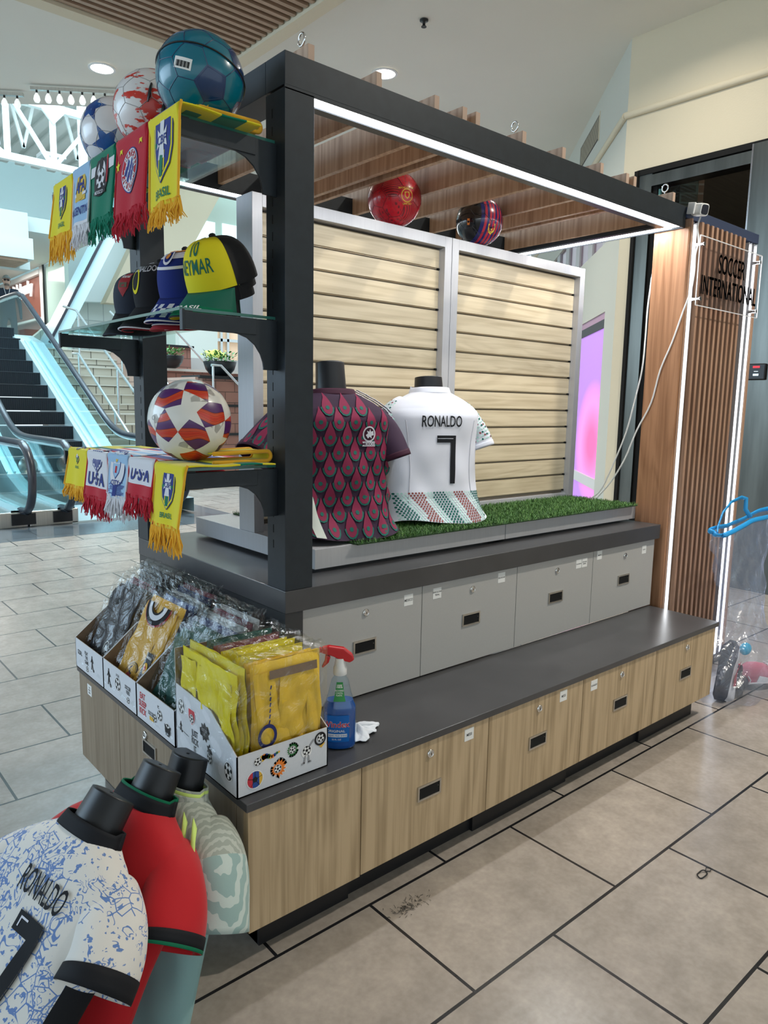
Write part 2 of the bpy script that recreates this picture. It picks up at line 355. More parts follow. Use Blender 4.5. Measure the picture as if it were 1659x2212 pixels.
# ceiling lights
def downlight(x, y, label, r=.1, z=CZ, power=55, col=(1, .93, .82), grp='round ceiling downlights'):
    t = thing('ceiling_light', label, 'light', (x, y, z-.02))
    b = MB(); b.lathe([(r*1.22, z-.012), (r*1.22, z-.004), (r*1.0, z-.004)], (x, y), 32, caps=False); b.lathe([(r*1.22, z-.012), (r*1.0, z-.014)], (x, y), 32, caps=False); b.build('trim_ring', white, t)
    b = MB(); b.lathe([(r, z-.01), (r, z-.006)], (x, y), 32); b.build('diffuser', lampm, t)
    l = bpy.data.lights.new('downlight', 'AREA'); l.shape = 'DISK'; l.size = r*2; l.energy = power; l.color = col; l.spread = 2.6
    o = bpy.data.objects.new('downlight', l); COL.objects.link(o); o.location = (x, y, z-.03)
    return t
downlight(1.90, 5.82, 'round glowing ceiling light above the footballs at upper left')
downlight(3.87, 4.11, 'round glowing ceiling light seen beyond the dark kiosk beam')
downlight(1.2, -1.6, 'round ceiling light above the floor in front of the kiosk', power=125)
downlight(-1.6, -1.2, 'round ceiling light above the photographer', power=60)
downlight(2.9, -1.5, 'added round ceiling light brightening the front of the slatted column', power=90)  # lamp added out of view to brighten the column slats
downlight(3.9, 1.4, 'round ceiling light between the kiosk and the elevator', power=22)
# lobby lights
for i, (y, c, lab) in enumerate(((1.62, (1, .95, .85), 'white round light in the brown lobby ceiling'), (1.28, (1, .75, .32), 'yellow round light in the brown lobby ceiling'))):
    t = thing('ceiling_light', lab, 'light', (X0+.55, y, 3.58))
    MB().lathe([(.085, 3.585), (.085, 3.595)], (X0+.62, y), 24).build('diffuser', mat('lobby_glow%d' % i, c, .5, emit=(c, 3.5)), t)
    MB().lathe([(.095, 3.59), (.095, 3.598)], (X0+.62, y), 24).build('trim_ring', steel, t)
t = thing('spotlight_tray', 'tray of three small spotlights in the brown lobby ceiling', 'light', (X0+1.1, 1.9, 3.58))
b = MB(); b.box(X0+1.0, X0+1.22, 1.55, 2.15, 3.585, 3.6); b.build('tray', steel, t)
for q in range(3): MB().lathe([(.05, 3.575), (.05, 3.584)], (X0+1.11, 1.65+q*.2), 16).build('lamp', mat('lobby_glow0'), t)
# sprinkler heads
b = MB(); b.lathe([(.035, CZ-.004), (.035, CZ-.012), (.012, CZ-.014), (.012, CZ-.05), (.022, CZ-.052), (.022, CZ-.056)], (3.487, 3.185), 12)
tag(b.build('sprinkler_head', black), 'small black sprinkler head on the plaster ceiling', 'sprinkler')
# ================================================================ THE KIOSK
def sticker(parent, x, z, y, lines, w=.040, h=.038, axis='x', fs=.009, inkm=None):
    s = MB()
    if axis == 'x': s.box(x-w/2, x+w/2, y-.0012, y, z-h/2, z+h/2); F = on_plane((x, y-.0015, z), (1, 0, 0), (0, 0, 1))
    else: s.box(y-.0012, y, x-w/2, x+w/2, z-h/2, z+h/2); F = on_plane((y-.0015, x, z), (0, -1, 0), (0, 0, 1))
    for i, t in enumerate(lines): decal(s, text2(t, fs, .01, .8), F, 1, off=(0, (len(lines)-1)*fs*.8-i*fs*1.6))
    return s.build('label_sticker', [whitepaper, inkm or ink], parent)
def lock(parent, a, z, y, axis='x'):
    b = MB(); b.lathe([(.0125, 0), (.0125, .004), (.009, .006), (.0085, .003)], n=20); b.lathe([(.006, .002), (.006, .006)], n=12)
    b.box(-.0012, .0012, -.004, .004, .006, .0066, 1)
    M = Matrix.Translation((a, y, z)) @ Matrix.Rotation(PI/2, 4, 'X') if axis == 'x' else Matrix.Translation((y, a, z)) @ Matrix.Rotation(-PI/2, 4, 'Y')
    b.xf(M); return b.build('lock', [chrome, ink], parent)
def pull(parent, a, z, y, axis='x', w=.094, h=.046):
    b = MB(); t = .006
    for (p, q, r, s_) in ((-w/2, w/2, h/2-t, h/2), (-w/2, w/2, -h/2, -h/2+t), (-w/2, -w/2+t, -h/2+t, h/2-t), (w/2-t, w/2, -h/2+t, h/2-t)): b.box(p, q, -.004, .001, r, s_, 0)
    b.box(-w/2+t, w/2-t, -.0015, .0, -h/2+t, h/2-t, 1); b.box(w/2-t-.005, w/2-t-.003, -.002, -.001, .002, .004, 0)
    M = Matrix.Translation((a, y, z)) if axis == 'x' else Matrix.Translation((y, a, z)) @ Matrix.Rotation(-PI/2, 4, 'Z')
    b.xf(M); return b.build('recessed_handle', [steel, blackflat], parent)

# lower tier: five oak cabinet fronts and the end unit
gx = [0.0, .347, .858, 1.366, 1.873, 2.384]
lab = ['plain pale oak corner panel unit at the near end, no handle', 'oak drawer cabinet next to the plain corner panel, MESSI sticker upper right', 'middle oak drawer cabinet with a MESSI sticker near its right edge',
       'oak drawer cabinet with a RONALDO sticker at its upper left', 'oak drawer cabinet at the far right end, no sticker']
kick = mat('toe_kick_black', (.012, .012, .014), .4)
for i in range(5):
    a, c = gx[i], gx[i+1]
    t = thing('base_cabinet', lab[i], 'cabinet', ((a+c)/2, .15, .0), group='pale oak base cabinets along the front')
    MB().box(a+.004, c-.004, .021, .31, .098, .413).build('carcass', mat('carcass', (.05, .045, .04), .7), t)
    MB().box(a+.0015, c-.0015, 0, .02, .097 if i else .094, .412).build('door', oakf, t, bevel=.0008)
    k1 = c-.06 if i == 4 else c
    MB().box(a if i else .06, k1, .052+(.012 if i % 2 else 0), .30, 0, .097).build('plinth', kick, t)
    if i:
        d = [o for o in t.children if o.name.startswith('door')][0]
        pull(d, (a+c)/2-.001, .258, 0); lock(d, (a+c)/2, .371, 0)
        if i == 1: sticker(d, .767, .381, 0, ['MESSI'])
        if i == 2: sticker(d, 1.247, .381, 0, ['MESSI'])
        if i == 3: sticker(d, 1.434, .374, 0, ['RONALDO'], fs=.007)
oakside = wood('pale_oak_shaded_end', (.30, .235, .165), (.22, .165, .11), 'z', fine=75, big=4)  # darker copy of the front oak, shade of the end face painted in
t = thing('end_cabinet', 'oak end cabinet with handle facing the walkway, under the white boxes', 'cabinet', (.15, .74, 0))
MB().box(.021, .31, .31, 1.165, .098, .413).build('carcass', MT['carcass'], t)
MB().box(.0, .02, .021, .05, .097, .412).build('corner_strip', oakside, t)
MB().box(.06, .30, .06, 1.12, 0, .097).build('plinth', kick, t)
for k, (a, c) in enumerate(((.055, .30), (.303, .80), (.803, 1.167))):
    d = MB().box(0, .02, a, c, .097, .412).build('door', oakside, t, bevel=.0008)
    if k == 1: pull(d, .56, .35, 0, 'y'); lock(d, .588, .386, 0, 'y')
    if k == 2: sticker(d, 1.064, .373, 0, ['U.20', 'RETRO', 'SHIRTS'], axis='y', fs=.006)
b = MB(); b.box(-.006, 2.40, -.008, .335, .414, .435); b.box(-.006, .33, .335, 1.172, .414, .435)
tag(b.build('countertop', slabm, bevel=.0015), 'dark grey lower countertop running along the front and left end', 'countertop')

# upper tier
ux = [.376, .874, 1.38, 1.894, 2.404]
ulab = ['grey drawer cabinet nearest the left, with the MEXICO sticker', 'grey drawer cabinet with BARCELONA and BELLINGHAM stickers', 'grey drawer cabinet with two stickers side by side at its upper right', 'grey drawer cabinet beside the slatted column, two stickers']
for i in range(4):
    a, c = ux[i], ux[i+1]
    t = thing('upper_cabinet', ulab[i], 'cabinet', ((a+c)/2, .6, .435), group='grey upper cabinets behind the lower countertop')
    MB().box(a+.003, c-.003, .352, 1.30, .436, .763).build('carcass', MT['carcass'], t)
    d = MB().box(a+.0015, c-.0015, .331, .35, .439, .762).build('door', greydoor, t, bevel=.0008)
    pull(d, (a+c)/2-.003, .600, .331); lock(d, (a+c)/2, .711, .331)
    if i == 0: sticker(d, .81, .722, .331, ['MEXICO'], fs=.009)
    if i == 1: sticker(d, .945, .724, .331, ['BARCELONA', 'TRIVAL'], fs=.0065); sticker(d, 1.287, .731, .331, ['BELLINGHAM'], fs=.0055)
    if i == 2: sticker(d, 1.787, .719, .331, ['REAL MADRID'], w=.038, fs=.005); sticker(d, 1.829, .719, .331, ['RETRO REAL', 'MADRID'], w=.038, fs=.005)
    if i == 3: sticker(d, 1.940, .738, .331, ['MBAPPE'], w=.036, fs=.006); sticker(d, 2.311, .720, .331, ['RETRO'], w=.036, fs=.006)
b = MB(); b.box(.313, .375, .318, 1.366, .0, .763); b.box(.375, 2.40, 1.30, 1.366, 0, .763)
tag(b.build('side_panel', mat('charcoal_panel', (.035, .037, .04), .32, spec=.5)), 'charcoal end panel of the upper tier, behind the boxes of bagged shirts', 'panel')
b = MB(); b.box(.311, 2.418, .314, 1.3685, .764, .831)
tag(b.build('upper_countertop', slabm, bevel=.002), 'thick charcoal upper countertop carrying the posts and the display tray', 'countertop')

# steel frame with light strips
ZT, ZB = 2.271, 2.183
t = thing('kiosk_frame', 'charcoal steel frame of posts and beams with white light strips', 'frame', (.36, .36, .831))
def post(x0, y0, slots):
    b = MB(); b.box(x0, x0+.094, y0, y0+.094, .832, ZB)
    yy = y0+.062 if y0 < 1 else y0+.03
    n = 27
    for k in range(n):
        z = .95+k*.045; b.box(x0-.0006, x0+.001, yy-.002, yy+.002, z, z+.024, 1)
        if y0 < 1: b.box(x0+.03-.002, x0+.03+.002, y0+.0932, y0+.0946, z, z+.024, 1)
    return b.build('post', [charcoal, blackflat], t, bevel=.0015)
post(.311, .314, 1); post(.311, 1.2745, 1); post(2.34, 1.2745, 0)
def beam(x0, x1, y0, y1, strip):
    o = MB().box(x0, x1, y0, y1, ZB+.006, ZT).build('beam', charcoal, t, bevel=.001)
    return o
beam(.311, 2.435, .314, .408, 0); beam(.311, 2.435, 1.2745, 1.3685, 0)
beam(.311, .405, .4085, 1.274, 0); beam(2.341, 2.435, .4085, 1.274, 0)
for (x0, x1, y0, y1) in ((.405, 2.41, .322, .372), (.405, 2.34, 1.285, 1.33), (2.375, 2.425, .372, 1.274)):
    s_ = MB().box(x0, x1, y0, y1, ZB, ZB+.0065).build('light_strip', led, t)
b = MB()
for (x0, x1, y0, y1) in ((.405, 2.375, .376, .408), (.405, 2.34, 1.2745, 1.281), (.405, 2.34, 1.335, 1.3685), (2.341, 2.37, .408, 1.274)): b.box(x0, x1, y0, y1, ZB-.002, ZB+.006)
b.box(.311, 2.435, .314, .318, ZB-.004, ZB+.006); b.box(2.43, 2.435, .318, 1.274, ZB-.004, ZB+.006)
b.build('strip_channel', charcoal, t)
for (x, y, sx_, sy_, pw) in ((1.4, .345, 1.9, .03, 16), (2.39, .82, .03, .8, 7), (1.4, 1.31, 1.9, .03, 9)):
    area('strip_glow', (x, y, ZB-.006), sx_, pw*.7, (.94, .97, 1), shape='RECTANGLE', sy=sy_)

# oak boards notched across the top
bx = [.412, .650, .884, 1.010, 1.072, 1.311, 1.541, 1.789, 1.973, 2.030, 2.350]
bl = ['first oak board across the frame, nearest post, with an eye hook', 'second oak board from the near corner of the frame', 'third oak board from the near corner of the frame', 'fourth oak board, left of a closely set pair', 'fifth oak board, right of the closely set pair',
      'oak board at mid frame carrying eye hooks', 'seventh oak board from the near corner', 'eighth oak board from the near corner', 'oak board, left one of the far close pair', 'oak board, right one of the far close pair', 'last oak board beside the camera, with an eye hook']
def eye(parent, x, y, z):
    b = MB(); b.tube([(x, y+.014*math.cos(a), z+.026+.016*math.sin(a)) for a in [2*PI*k/20 for k in range(20)]], .0032, 8, closed=True)
    b.tube([(x, y, z-.004), (x, y, z+.011)], .003, 8); return b.build('eye_hook', chrome, parent)
for i, x in enumerate(bx):
    t = thing('oak_board', bl[i], 'board', (x-.01, .84, 2.225), group='oak boards laid across the kiosk frame')
    b = MB(); pr = [(.326, 2.315), (.326, 2.272), (.4095, 2.272), (.4095, 2.200), (1.2735, 2.200), (1.2735, 2.272), (1.352, 2.272), (1.352, 2.315)]
    b.prism([(x-.021, y, z) for y, z in pr], (.021, 0, 0))
    b.build('board', redoaky, t, bevel=.0012)
    MB().box(x-.0205, x-.0005, .3245, .326, 2.273, 2.3145).build('end_grain', endgrain, t)
    if i in (0, 5, 10): eye(t, x-.0105, .37, 2.315); eye(t, x-.0105, 1.31, 2.315)

# slatted oak column with light strips
t = thing('slatted_column', 'oak column with vertical slats and glowing light strips at the far end of the kiosk', 'column', (2.8, .37, 0))
MB().box(2.437, 2.456, .296, .462, .0, 2.183).build('side_board', redoak, t, bevel=.001)
dark = mat('slat_gap', (.10, .055, .035), .7)
MB().box(2.456, 3.175, .325, .455, .05, 2.215).build('backing', dark, t)
MB().box(2.47, 3.14, .30, .44, .0, .049).build('base', kick, t)
b = MB(); p = .0485; n = 0; x = 2.457; ledx = [(2.484, 2.510), (3.062, 3.086), (3.122, 3.146)]
while x+.02 < 3.17:
    if not any(x+.0215 > l0-.006 and x < l1+.006 for l0, l1 in ledx): b.box(x, x+.021, .295, .326, .05, 2.222)
    x += p
b.box(3.160, 3.182, .295, .326, .05, 2.16); b.box(2.457, 2.472, .295, .326, .05, 2.222)
b.build('slats', walnut, t)
for l0, l1 in ledx:
    MB().box(l0, l1, .299, .306, .055, 2.20).build('light_strip', ledside, t)
    b = MB(); b.box(l0-.005, l0, .297, .325, .05, 2.21); b.box(l1, l1+.005, .297, .325, .05, 2.21); b.build('strip_channel', silver, t)
MB().box(2.437, 3.188, .308, .45, 2.2225, 2.268).build('cap', mat('blue_grey_metal', (.055, .075, .14), .4, .3), t, bevel=.001)
for l0, l1 in ledx: area('column_glow', ((l0+l1)/2, .293, 1.15), .02, 1.3, (.94, .97, 1), rot=(PI/2, 0, 0), shape='RECTANGLE', sy=2.1)

# acrylic sign
t = thing('acrylic_sign', 'clear acrylic sign reading SOCCER INTERNATIONAL on the slatted column', 'sign', (2.81, .268, 1.84))
acr = glass('clear_acrylic', (.98, .97, .98), .5, .02)
MB().box(2.486, 3.142, .263, .266, 1.845, 2.150).build('panel', acr, t)
b = MB()
for (p0, q0) in (((2.486, 1.845), (3.142, 1.845)), ((3.142, 1.845), (3.142, 2.150)), ((3.142, 2.150), (2.486, 2.150)), ((2.486, 2.150), (2.486, 1.845))):
    b.bar((p0[0], .264, p0[1]), (q0[0], .264, q0[1]), .002, .0045)
b.build('edge', mat('acrylic_edge', (.85, .85, .86), .2), t)
b = MB(); F = on_plane((2.80, .2600, 2.0), (1, 0, 0), (0, 0, 1))

for q in (-.0022, 0, .0022):
    decal(b, text2('SOCCER', .088, .004, .60), F, 0, off=(.012+q, .052)); decal(b, text2('INTERNATIONAL', .088, .004, .62), F, 0, off=(.008+q, -.058))

b.build('lettering', ink, t)
for (x, z) in ((2.515, 2.115), (2.515, 1.875), (3.112, 2.115), (3.112, 1.875)):
    b = MB(); b.lathe([(.008, 0), (.008, .036), (.010, .036), (.010, .040)], n=14); b.xf(Matrix.Translation((x, .296, z)) @ Matrix.Rotation(PI/2, 4, 'X')); b.build('standoff', chrome, t)

# security camera and its leads
t = thing('security_camera', 'small white security camera on top of the slatted column', 'camera', (2.465, .27, 2.215))
M = Matrix.Translation((2.466, .262, 2.253)) @ Matrix.Rotation(-.25, 4, 'Z') @ Matrix.Rotation(.18, 4, 'X')
b = MB(); pr = []
for k in range(24):
    a = 2*PI*k/24; c_, s_ = math.cos(a), math.sin(a); r = .026/((abs(c_)**5+abs(s_)**5)**.2); pr.append((r*c_, -.022, r*s_))
b.prism(pr, (0, .052, 0)); b.xf(M); b.build('body', white, t, bevel=.003)
b = MB(); b.prism([(x*.78, -.0235, z*.78) for x, _, z in pr], (0, .003, 0)); b.xf(M); b.build('lens_window', mat('lens_black', (.01, .014, .03), .12), t)
b = MB(); b.box(-.046, -.036, -.002, .036, -.022, .026); b.box(-.038, -.024, .008, .02, -.006, .008); b.xf(M); b.build('bracket', white, t, bevel=.002)
wires = [([(2.47, .475, 2.02), (2.45, .472, 1.93), (2.43, .467, 1.83), (2.425, .465, 1.70), (2.42, .468, 1.554), (2.425, .50, 1.40), (2.425, .53, 1.266), (2.425, .58, 1.127), (2.425, .648, .97), (2.42, .70, .915)], 'white cord hanging on the left, further from the acrylic sign'),
         ([(2.478, .268, 2.225), (2.462, .27, 2.18), (2.468, .262, 2.12), (2.458, .268, 2.06), (2.45, .262, 1.99), (2.432, .262, 1.90), (2.43, .289, 1.817), (2.43, .333, 1.676), (2.428, .38, 1.552), (2.43, .415, 1.401), (2.425, .477, 1.268), (2.425, .529, 1.13), (2.425, .598, 1.01), (2.42, .675, .915)], 'white cord running down from the security camera')]
def smooth(path, n=4):
    P = [Vector(p) for p in path]; P = [P[0]*2-P[1]]+P+[P[-1]*2-P[-2]]; out = []
    for i in range(1, len(P)-2):
        for k in range(n):
            t_ = k/n; out.append(.5*((2*P[i])+(P[i+1]-P[i-1])*t_+(2*P[i-1]-5*P[i]+4*P[i+1]-P[i+2])*t_*t_+(3*P[i]-P[i-1]-3*P[i+1]+P[i+2])*t_**3))
    out.append(P[-2]); return out
for w_, l_ in wires:
    b = MB(); b.tube(smooth(w_), .0042, 8, flat=.6); tag(b.build('power_cord', white), l_, 'cord', 'white cords from the column to the tray')

# display trays with slatwall panels
tr = [(.512, 1.443, .512, 1.468), (1.447, 2.418, 1.470, 2.432)]
tl = ['grey display tray and slatwall panel on the left, behind the jerseys', 'grey display tray and slatwall panel on the right, nearer the slatted column']
pcut = [(.512, 1.4685), (1.4715, 2.43)]
for i in range(2):
    t = thing('slatwall_display', tl[i], 'display stand', ((tr[i][0]+tr[i][1])/2, .87, .836), group='grey slatwall display stands')
    x0, x1 = tr[i][:2]
    b = MB(); b.box(x0, x1, .451, 1.275, .843, .908); b.box(x0+.05, x1-.05, .50, 1.22, .832, .843)
    b.build('tray', silver, t, bevel=.001)
    x0, x1 = pcut[i]; ya, yb = .822, .927; fw_ = .040
    b = MB(); b.box(x0, x0+fw_, ya, yb, .9085, 2.063-.0*i); b.box(x1-fw_, x1, ya, yb, .9085, 2.063); b.box(x0+fw_, x1-fw_, ya, yb, 2.020, 2.063); b.box(x0+fw_, x1-fw_, ya+.02, yb-.02, .9085, .930)
    b.build('frame', silver, t, bevel=.001)
    b = MB(); xa, xb = x0+fw_, x1-fw_
    b.box(xa, xb, ya+.045, yb-.045, .93, 2.019, 1)
    for k in range(14):
        z1 = 2.012-k*.0825; z0 = max(z1-.072, .932)
        if z1-z0 < .01: continue
        b.box(xa+.0005, xb-.0005, ya+.034, ya+.0455, z0, z1, 0); b.box(xa+.0005, xb-.0005, yb-.0455, yb-.034, z0, z1, 0)
        b.box(xa+.0005, xb-.0005, ya+.040, ya+.0455, z0-.004, z0, 0)
    b.build('slatwall_board', [slatw, mat('groove_dark', (.17, .145, .11), .7)], t)
    for k in range(13): MB().box(xb-.008, xb+.0005, ya+.030, ya+.040, 2.012-.072-k*.0825-.0095, 2.012-.072-k*.0825-.0015).build('groove_clip', blackflat, t)

# artificial grass mats
def grass(name, lab, x0, x1, y0, y1, n):
    b = MB(); z = .9095; b.box(x0, x1, y0, y1, z-.0005, z+.004, 0); R = random.Random(5)
    for k in range(n):
        x = R.uniform(x0-.003, x1+.003); y = R.uniform(y0-.003, y1+.003); h = R.uniform(.009, .02); a = R.uniform(0, 2*PI); l = R.uniform(.004, .016)
        dx, dy = math.cos(a)*l, math.sin(a)*l; wx, wy = -math.sin(a)*.0011, math.cos(a)*.0011
        b.add([(x-wx, y-wy, z+.003), (x+wx, y+wy, z+.003), (x+dx*.5+wx*.8, y+dy*.5+wy*.8, z+h*.7), (x+dx*.5-wx*.8, y+dy*.5-wy*.8, z+h*.7), (x+dx, y+dy, z+h)], [(0, 1, 2, 3), (3, 2, 4)], R.choice((1, 1, 1, 2, 2, 3)))
    gm = [mat('turf_base', (.02, .05, .015), .9), mat('turf_green', (.060, .165, .030), .6), mat('turf_dark', (.028, .095, .016), .6), mat('turf_light', (.13, .26, .06), .6)]
    tag(b.build(name, gm), lab, 'artificial grass')
grass('artificial_grass', 'green artificial grass mat under the two jersey busts', .665, 2.39, .425, .818, 30000)
grass('artificial_grass', 'green artificial grass on the rear half of the tray, seen past the post', .665, 2.39, .935, 1.25, 6000)
# ================================================================ ATRIUM BEHIND: escalator, stairs, planters, upper level
cyanm = mat('escalator_steel', (.58, .72, .74), .25, .35)
cladm = mat('escalator_cladding', (.50, .64, .66), .35, .2)
rubber = mat('handrail_rubber', (.03, .035, .045), .28, spec=.6)
stepm = mat('step_black', (.035, .045, .055), .5, .3)
grass_ = glass('balustrade_glass', (.83, .95, .96), .5)
def arc(cy, cz, r, a0, a1, n=8): return [(cy+r*math.cos(a0+(a1-a0)*k/n), cz+r*math.sin(a0+(a1-a0)*k/n)) for k in range(n+1)]
def rail_path(ytop=13.0, ext=1.8):
    p = [(7.0, .17), (6.75, .19)]+arc(6.86, .54, .36, -PI/2-.35, -PI*1.5, 12)+[(7.4, .90), (8.1, .90), (8.55, .93), (8.9, 1.03), (9.25, 1.20)]
    p += [(9.8, 1.50), (12.6, 3.01), (13.0, 3.17), (13.4, 3.24), (13.4+ext, 3.24)]
    return p
def balustrade(t, x, side, dw=.26):
    pts = [(x, y, z) for y, z in rail_path()]
    MB().tube(smooth(pts, 3), .042, 10, flat=1).build('handrail', rubber, t)
    MB().tube(smooth([(x, y+(.03 if y < 6.9 else 0), z-(.03 if z > .5 else 0)) for y, z in rail_path()], 3), .030, 8, flat=1).build('handrail_guide', cyanm, t)
    up_ = [(6.62, .35), (6.62, .75), (6.86, .88), (8.1, .88), (8.9, 1.0), (9.25, 1.17), (12.6, 2.98), (13.4, 3.21), (15.2, 3.21)]
    lo_ = [(15.2, 2.5), (13.4, 2.5), (12.6, 2.28), (9.1, .40), (8.4, .2), (6.75, .18)]
    b = MB(); b.prism([(x-.006, y, z) for y, z in up_+lo_], (.012, 0, 0)); b.build('glass_panel', grass_, t)
    lo2 = [(6.9, .02), (6.9, .19), (8.3, .19), (9.0, .38), (12.7, 2.36), (13.4, 2.52), (15.2, 2.52), (15.2, 2.1), (13.6, 2.1), (9.3, -.1)]
    x0, x1 = (x-.02, x+dw) if side > 0 else (x-dw, x+.02)
    b = MB()
    top = lo2[1:7]
    for (a, c) in zip(top[:-1], top[1:]):
        b.add([(x0-.10*(side > 0), a[0], a[1]), (x1+.10*(side < 0), a[0], a[1]), (x1+.10*(side < 0), c[0], c[1]), (x0-.10*(side > 0), c[0], c[1])], [(0, 1, 2, 3)], 0)
    for xx in (x0-.10*(side > 0), x1+.10*(side < 0)):
        b.add([(xx, y, z) for y, z in lo2], [list(range(len(lo2)))], 1)
    b.bar((x+.05*side, 9.0, .40), (x+.05*side, 12.7, 2.38), .02, .03, 0); b.bar((x-.05*side, 9.0, .40), (x-.05*side, 12.7, 2.38), .02, .03, 1)
    b.build('deck', [cyanm, cladm], t)
t = thing('escalator', 'escalator with dark steps rising beside the tiled stairs, two glass balustrades', 'escalator', (2.35, 10, 0))
balustrade(t, 1.71, -1, .06); balustrade(t, 3.0, 1)
b = MB()
for k in range(14):
    y = 8.2+k*.385; z = max(0.02, -.08+k*.2075); b.box(1.80, 2.91, y, y+.40, z-.19, z, 0)
    for q in range(37): b.box(1.80+q*.03, 1.815+q*.03, y-.006, y, z-.18, z-.01, 1)
    b.box(1.80, 2.91, y-.008, y+.012, z-.002, z+.004, 2)
b.build('steps', [stepm, mat('step_rib', (.02, .028, .035), .4, .4), mat('step_nosing', (.12, .15, .17), .4, .5)], t)
b = MB(); b.box(1.80, 2.91, 6.9, 8.25, .0, .02); b.build('landing_plate', cyanm, t)
MB().box(1.36, 1.87, 6.9, 8.6, 0, .17).build('base_housing', steel, t, bevel=.01)
b = MB(); b.box(1.60, 1.80, 6.885, 6.9, .03, .15, 0); b.build('rail_inlet', black, t)
b = MB(); b.lathe([(.10, 0), (.10, .012), (.02, .02)], n=24); b.xf(Matrix.Translation((1.5, 7.4, .62)) @ Matrix.Rotation(PI/2, 4, 'X')); b.build('sensor_disc', steel, t)
t = thing('escalator', 'neighbouring escalator cut by the left frame edge, thick black handrail loop', 'escalator', (1.1, 10, 0))
balustrade(t, 1.30, 1, .05)
MB().box(1.0, 1.34, 6.9, 8.6, 0, .17).build('base_housing', steel, t, bevel=.01)
MB().box(1.18, 1.42, 6.885, 6.9, .03, .15).build('rail_inlet', black, t)
b = MB()
for k in range(14):
    y = 8.2+k*.385; z = max(0.02, -.08+k*.2075); b.box(.1, 1.18, y, y+.40, z-.19, z, 0)
b.build('steps', stepm, t)

# tiled stairs with rails, landing
tantile = bricks('stair_tile', (.46, .43, .35), (.42, .39, .32), (.10, .09, .07), .33, .4, .008, rot=(PI/2, 0, 0), rough=.35)
b = MB()
for k in range(14): b.box(3.32, 4.5, 9.1+k*.286, 13.2, k*.163, (k+1)*.163-.02, 0); b.box(3.32, 4.5, 9.085+k*.286, 13.2, (k+1)*.163-.02, (k+1)*.163, 1)
struct('stairs', b, [tantile, mat('stair_nosing', (.55, .53, .46), .4)], origin=(0, 0, 0), label='tan tiled staircase')
b = MB(); b.box(-6, 14, 13.15, 27, 1.9, 2.28); struct('floor_3', b, mat('landing_floor', (.5, .5, .47), .3))
rs = mat('rail_steel', (.66, .72, .72), .25, .8)
def handrail(lab, x, p, posts):
    t = thing('stair_handrail', lab, 'handrail', (x, p[0][0], 0)); MB().tube([(x, y, z) for y, z in p], .022, 8).build('rail', rs, t)
    for y, z0, z1 in posts: MB().tube([(x, y, z0), (x, y, z1)], .02, 8).build('post', rs, t)
handrail('steel handrail running down the middle of the tiled stairs', 3.85, [(13.4, 2.16+.95), (12.7, 2.98), (9.2, .98), (9.0, .98)], [(12.6, 2.1, 2.93), (10.8, 1.0, 1.9), (9.1, 0, .98)])
handrail('short steel handrail upper part of the tiled stairs', 3.6, [(12.2, 2.17), (11.9, 2.15), (9.7, .82)], [(11.9, 1.6, 2.15), (10.3, .7, 1.2)])
handrail('steel handrail with a vertical post against the pink brick wall', 4.44, [(12.6, 3.0), (12.1, 2.75), (9.4, 1.2)], [(12.1, 1.7, 2.75)])
# planters
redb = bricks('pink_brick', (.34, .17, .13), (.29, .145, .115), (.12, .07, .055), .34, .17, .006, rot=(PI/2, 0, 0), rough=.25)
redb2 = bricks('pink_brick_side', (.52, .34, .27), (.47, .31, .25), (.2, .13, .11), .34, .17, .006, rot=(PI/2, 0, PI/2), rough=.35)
b = MB(); b.box(4.62, 9.5, 9.3, 11.1, 0, 1.73); b.box(4.62, 9.5, 11.1, 12.4, 0, 1.90); b.box(4.62, 5.95, 12.4, 13.1, 0, 2.42); b.box(5.95, 9.5, 12.4, 13.1, 0, 1.9)
struct('wall_planter', b, redb, label='stepped pink brick planter wall')
b = MB(); b.box(4.5, 4.62, 9.3, 11.2, 0, 1.75); b.box(4.5, 4.62, 11.2, 13.2, 0, 2.28); struct('wall_stair_side', b, redb2, label='pink brick side wall of the stairs')
b = MB(); b.box(4.55, 9.5, 9.25, 9.9, 1.73, 1.78); b.box(5.0, 9.5, 9.27, 9.3, 1.29, 1.33); b.box(5.0, 9.5, 9.27, 9.3, .83, .87); b.box(4.62, 6.0, 12.35, 13.1, 2.42, 2.46)
struct('trim_6', b, mat('dark_coping', (.02, .022, .025), .25), label='dark stone copings of the planter wall')
b = MB(); b.box(4.6, 9.5, 11.05, 11.3, 1.90, 1.945); b.box(4.5, 9.5, 9.15, 9.3, 0, .10); struct('trim_7', b, mat('pale_coping', (.62, .62, .56), .4), label='pale coping behind the flower bowls')
b = MB(); b.tube([(4.75, 9.25, 1.94), (4.92, 9.25, 1.94), (6.3, 9.05, .55)], .022, 8); b.tube([(4.78, 9.25, 1.94), (4.78, 9.25, .9)], .02, 8)
tag(b.build('stair_handrail', rs), 'pale steel handrail sloping down in front of the planter wall', 'handrail')
b = MB(); b.tube([(5.35, 12.0, 2.80), (6.1, 12.0, 2.08)], .022, 8); tag(b.build('stair_handrail', rs), 'thin steel handrail sloping down behind the yellow flower bowl', 'handrail')
leafm = [mat('leaf_green', (.07, .22, .05), .5), mat('leaf_light', (.20, .42, .14), .5), mat('flower_yellow', (.75, .72, .16), .6)]
potm = mat('pot_black', (.012, .016, .018), .35)
